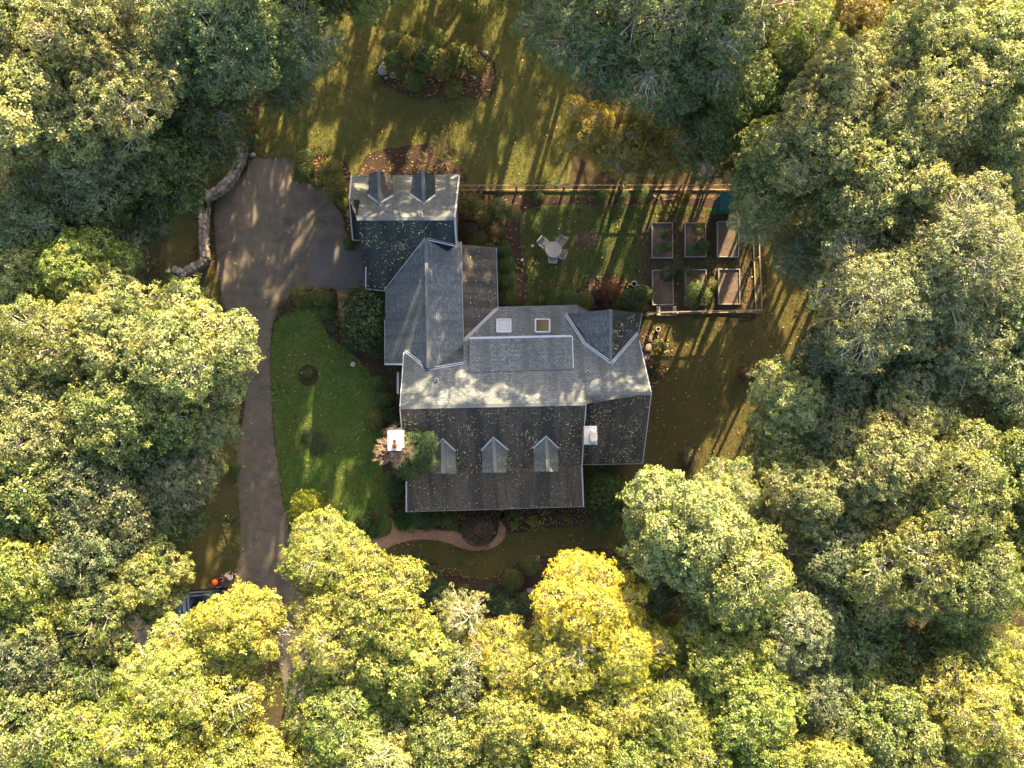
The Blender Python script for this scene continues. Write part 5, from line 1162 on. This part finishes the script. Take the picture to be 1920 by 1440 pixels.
# bare twiggy growth
def twig_thing(px, py, z, R, seed, mat, label, name, cat, **kw):
    c = P(px, py, z); f = P(px, py, 0).lerp(c, .05) if z > 3 else c.copy(); f.z = 0; e = empty(name, f, 0, label, cat)
    o = meshobj('twigs', twigs(seed, R, mat=mat, **kw), e); o.location = c - f
    if z > 3: tw = min(.26, .02 * z) if R > 1.5 or z < 7 else .09; bar( 'trunk', (0, 0, 0), c - f + Vector((0, 0, .1)), tw, tw, mat, e, Vector((1, 0, 0)))
    return e
e = twig_thing(745, 842, 6.6, 1.35, 71, M['twig'], 'bare pinkish twigs of a small tree lit up around the white chimney', 'bare_tree', 'tree', up=.9, nb=15, L0=.34, depth=5, r0=.016)
e = twig_thing(835, 305, 1.0, 1.9, 72, M['drytwig'], 'bare brown twiggy bush above the top right garage corner', 'bare_bush', 'shrub', up=.7, nb=10, L0=.32, depth=5, r0=.012)
bar('stem', (0, 0, 0), (0, 0, 1.05), .07, .07, M['bark'], e, Vector((1, 0, 0)))
e = twig_thing(872, 375, 1.2, 1.5, 73, M['drytwig'], 'bare brown twiggy bush between the garage wall and the fence start', 'bare_bush', 'shrub', up=.8, nb=10, L0=.32, depth=5, r0=.012)
bar('stem', (0, 0, 0), (0, 0, 1.25), .07, .07, M['bark'], e, Vector((1, 0, 0)))
e = twig_thing(668, 335, .7, 1.1, 74, M['drytwig'], 'dry brown brush beside the upper left garage corner', 'bare_bush', 'shrub', up=.6, nb=9, L0=.32, depth=4, r0=.014)
bar('stem', (0, 0, 0), (0, 0, .75), .06, .06, M['bark'], e, Vector((1, 0, 0)))
e = twig_thing(1416, 10, 7, 3.4, 75, M['pale_bark'], 'bare grey dead tree on the top edge in the right half', 'dead_tree', 'tree', up=.8, nb=8, L0=.3, depth=4, r0=.022)
e = twig_thing(560, 1205, 7, 1.7, 76, M['pale_bark'], 'leafless pale tree with thick limbs over the bottom driveway gap', 'dead_tree', 'tree', up=.9, nb=6, L0=.3, depth=4, r0=.05)
for k, (x, y, z, R, lab) in enumerate([(880, 1155, 11.9, .9, 'thin leafless branching snag among the leaves of the small sparse oak'), (1085, 1215, 13.3, .9, 'thin dead snag poking out of the yellow trees'), (1495, 1215, 9.3, 1.3, 'tangled dead branches in the gap between the fresh green and shaded trees'), (205, 195, 14.2, 1.1, 'white bare branch snag in the upper left oaks')]):
    e = twig_thing(x, y, z, R, 80 + k, M['pale_bark'], lab, 'dead_tree', 'tree', up=.35, nb=5, L0=.4, depth=4, r0=.02)

# ------------------------------------------------------------------ undergrowth, grass, fallen leaves
rng = np.random.default_rng(77)
def scatter(polys, n, excl=()):
    out = []
    per = max(n // len(polys), 1)
    for p in polys:
        a = np.array(p)[:, :2]; lo, hi = a.min(0), a.max(0); q = rng.uniform(lo, hi, (per * 2, 2)); m = inpoly(q[:, 0], q[:, 1], p)
        for e_ in excl: m &= ~inpoly(q[:, 0], q[:, 1], e_)
        out.append(q[m][:per])
    q = np.concatenate(out); return np.stack([(q[:, 0] - 960) / PPM, -(q[:, 1] - 720) / PPM, q[:, 0] * 0], 1)
def blades(name, pts, z, L, col, mat, flat=False, kind='stuff', tilt=.6, wr=.5):
    n = len(pts); pts = pts.copy(); pts[:, 2] = z
    if flat:
        d = unit(np.concatenate([rng.normal(size=(n, 2)), rng.normal(0, .12, (n, 1))], 1)); up = unit(np.array([[0, 0, 1.]]) + rng.normal(0, .25, (n, 3)))
    else:
        d = unit(np.concatenate([rng.normal(size=(n, 2)) * tilt, np.ones((n, 1))], 1)); up = rand_unit(n)
    L = L * rng.uniform(.6, 1.4, n)
    me = leaf_mesh(name, pts, d, up, L, L * wr, rng.normal(.5, .2, n), rng.uniform(0, .97, n), M[mat]); o = meshobj(name, me); o.color = (*col, 1); o['kind'] = kind; return o
HOUSEP = [(660, 330), (860, 330), (866, 455), (932, 464), (934, 576), (1084, 574), (1204, 586), (1205, 868), (1092, 872), (1092, 955), (762, 958), (755, 690), (722, 685), (722, 545), (686, 540)]
allbeds = [p for _, p, _ in beds]
gb = blades('grass', scatter([FL], 26000, [HOUSEP] + allbeds), .02, .085, (.055, .105, .018), 'grassblade', wr=.35); tag(gb, 'short green grass of the front lawn', 'grass')
gb = blades('grass', scatter([NL], 42000, [HOUSEP] + allbeds), .004, .09, (.09, .088, .02), 'grassblade', wr=.35); tag(gb, 'short yellow green grass of the upper lawn', 'grass')
gb = blades('grass', scatter([GL], 24000, [HOUSEP] + allbeds), .008, .09, (.05, .07, .018), 'grassblade', wr=.35); tag(gb, 'short dark green grass of the fenced garden lawn', 'grass')
gb = blades('grass', scatter([EL], 40000, [HOUSEP, PATH, GL] + allbeds), .004, .09, (.062, .06, .018), 'grassblade', wr=.35); tag(gb, 'short olive grass of the lawn around the right and lower side of the house', 'grass')
lv = blades('fallen_leaves', scatter([NL, GL, EL, FL, DRV, EL, EL] + allbeds, 5200, [HOUSEP]), .06, .10, (.3, .22, .07), 'litter', True, wr=.7); tag(lv, 'dry yellow leaves scattered over lawns, beds and driveway', 'fallen leaves')
# drifts of leaves and grass tufts along the edges of drive, path and beds
eq = []
for pl_, n_ in ((DRV, 2600), (PATH, 700), (beds[0][1], 500), (beds[3][1], 900), (beds[6][1], 700)):
    q_ = np.array(catmull(pl_, 12)); i_ = rng.integers(0, len(q_), n_); eq.append(q_[i_] + rng.normal(0, 5, (n_, 2)) * (rng.random((n_, 1)) ** 1.5) + rng.normal(0, 1.2, (n_, 2)))
eq = np.concatenate(eq); eq = eq[~inpoly(eq[:, 0], eq[:, 1], HOUSEP)]; ew = np.stack([(eq[:, 0] - 960) / PPM, -(eq[:, 1] - 720) / PPM, eq[:, 0] * 0], 1); hf = rng.random(len(ew)) < .4
o = blades('leaf_drift', ew[hf], .035, .10, (.17, .11, .05), 'litter', True, wr=.7); tag(o, 'brown leaves drifted along the edges of driveway, path and beds', 'fallen leaves')
o = blades('edge_grass', ew[~hf], .02, .13, (.06, .085, .02), 'grassblade', wr=.4); tag(o, 'ragged grass tufts creeping over the edges of driveway and path', 'grass')
# leaves lying on the roofs
L_ = []; 
for pl, poly, n in ((GS, [(672, 415), (850, 415), (853, 458), (800, 447), (722, 542), (690, 538)], 520), (AS, [(755, 770), (1095, 762), (1088, 870), (764, 886)], 900), (PO, [(765, 892), (1089, 876), (1091, 946), (765, 955)], 190), (WS, [(1103, 745), (1218, 743), (1202, 864), (1095, 867)], 520), (DE, [(1148, 585), (1200, 590), (1194, 622), (1148, 674)], 150), (CR, [(870, 464), (928, 468), (930, 575), (872, 632)], 80)):
    a = np.array(poly, float); q = rng.uniform(a.min(0), a.max(0), (n * 4, 2)); q = q[inpoly(q[:, 0], q[:, 1], poly)]
    # clumpy density
    w_ = np.clip(.5 + .5 * np.sin(q[:, 0] * .061 + 1 + 1.3 * np.sin(q[:, 1] * .05)) * np.sin(q[:, 1] * .083 + .8 * np.sin(q[:, 0] * .043)) + .25 * np.sin(q[:, 0] * .19) * np.sin(q[:, 1] * .23), .05, 1) ** 1.6; q = q[rng.random(len(q)) < w_][:n]
    for x, y in q: p = onp(x, y, pl); L_.append((p.x, p.y, p.z + .035))
for a_, b_, pl, n in (((797, 452), (724, 543), GS, 60), ((872, 636), (931, 579), AN, 20), ((1100, 748), (1094, 866), WS, 70), ((1096, 869), (1202, 866), WS, 40), ((765, 956), (1090, 947), PO, 80), ((858, 838), (858, 884), AS, 30), ((953, 836), (953, 884), AS, 34), ((1049, 834), (1049, 882), AS, 30), ((900, 838), (901, 884), AS, 22), ((998, 835), (999, 882), AS, 22), ((1121, 800), (1121, 834), WS, 16), ((762, 887), (1089, 874), PO, 60)):
    for _ in range(n):
        t_ = rng.random(); x = a_[0] + (b_[0] - a_[0]) * t_ + rng.normal(0, 1.6); y = a_[1] + (b_[1] - a_[1]) * t_ + rng.normal(0, 1.6); p = onp(x, y, pl); L_.append((p.x, p.y, p.z + .04))
L_ = np.array(L_); n = len(L_); d = unit(np.concatenate([rng.normal(size=(n, 2)), rng.normal(0, .3, (n, 1))], 1)); sz = .056 * rng.uniform(.4, 1.7, n)
me = leaf_mesh('roof_leaves', L_, d, unit(np.array([[0, -.4, 1.]]) + rng.normal(0, .25, (n, 3))), sz, sz * .8, rng.normal(.5, .25, n), rng.uniform(0, .95, n), M['litter'])
o = meshobj('roof_leaves', me); o.color = (.45, .38, .2, 1); tag(o, 'small pale leaves scattered on the shaded roof slopes', 'fallen leaves', kind='stuff')
# undergrowth below the woods
q = rng.uniform([-44, -36], [44, 38], (1500, 2)); px = 960 + q[:, 0] * PPM; py = 720 - q[:, 1] * PPM
m = ~inpoly(px, py, [(560, 20), (1090, 20), (1120, 350), (1440, 340), (1500, 600), (1400, 900), (1180, 1060), (1150, 1240), (860, 1240), (700, 1060), (600, 1010), (660, 1700), (560, 1700), (520, 1220), (240, 1240), (240, 1100), (440, 1080), (430, 900), (460, 700), (400, 560), (340, 540), (380, 330), (500, 240)])
q = q[m]; T = []; Nn = []
for x, y in q:
    r_ = rng.uniform(.5, 1.3); h_ = rng.uniform(.4, 1.3); k = 26; u = rand_unit(k); u[:, 2] = np.abs(u[:, 2]); T.append(np.array([x, y, 0]) + u * np.array([r_, r_, h_]) * rng.uniform(.6, 1, (k, 1))); Nn.append(unit(u + np.array([0, 0, .4])))
T = np.concatenate(T); me = tufts_to_leaves('undergrowth', T, np.concatenate(Nn), .15, 4, rng.normal(.5, .2, len(T)), M['shrubleaf'])
o = meshobj('undergrowth', me); o.color = (.05, .07, .02, 1); tag(o, 'low leafy undergrowth covering the forest floor below the trees', 'undergrowth', kind='stuff')
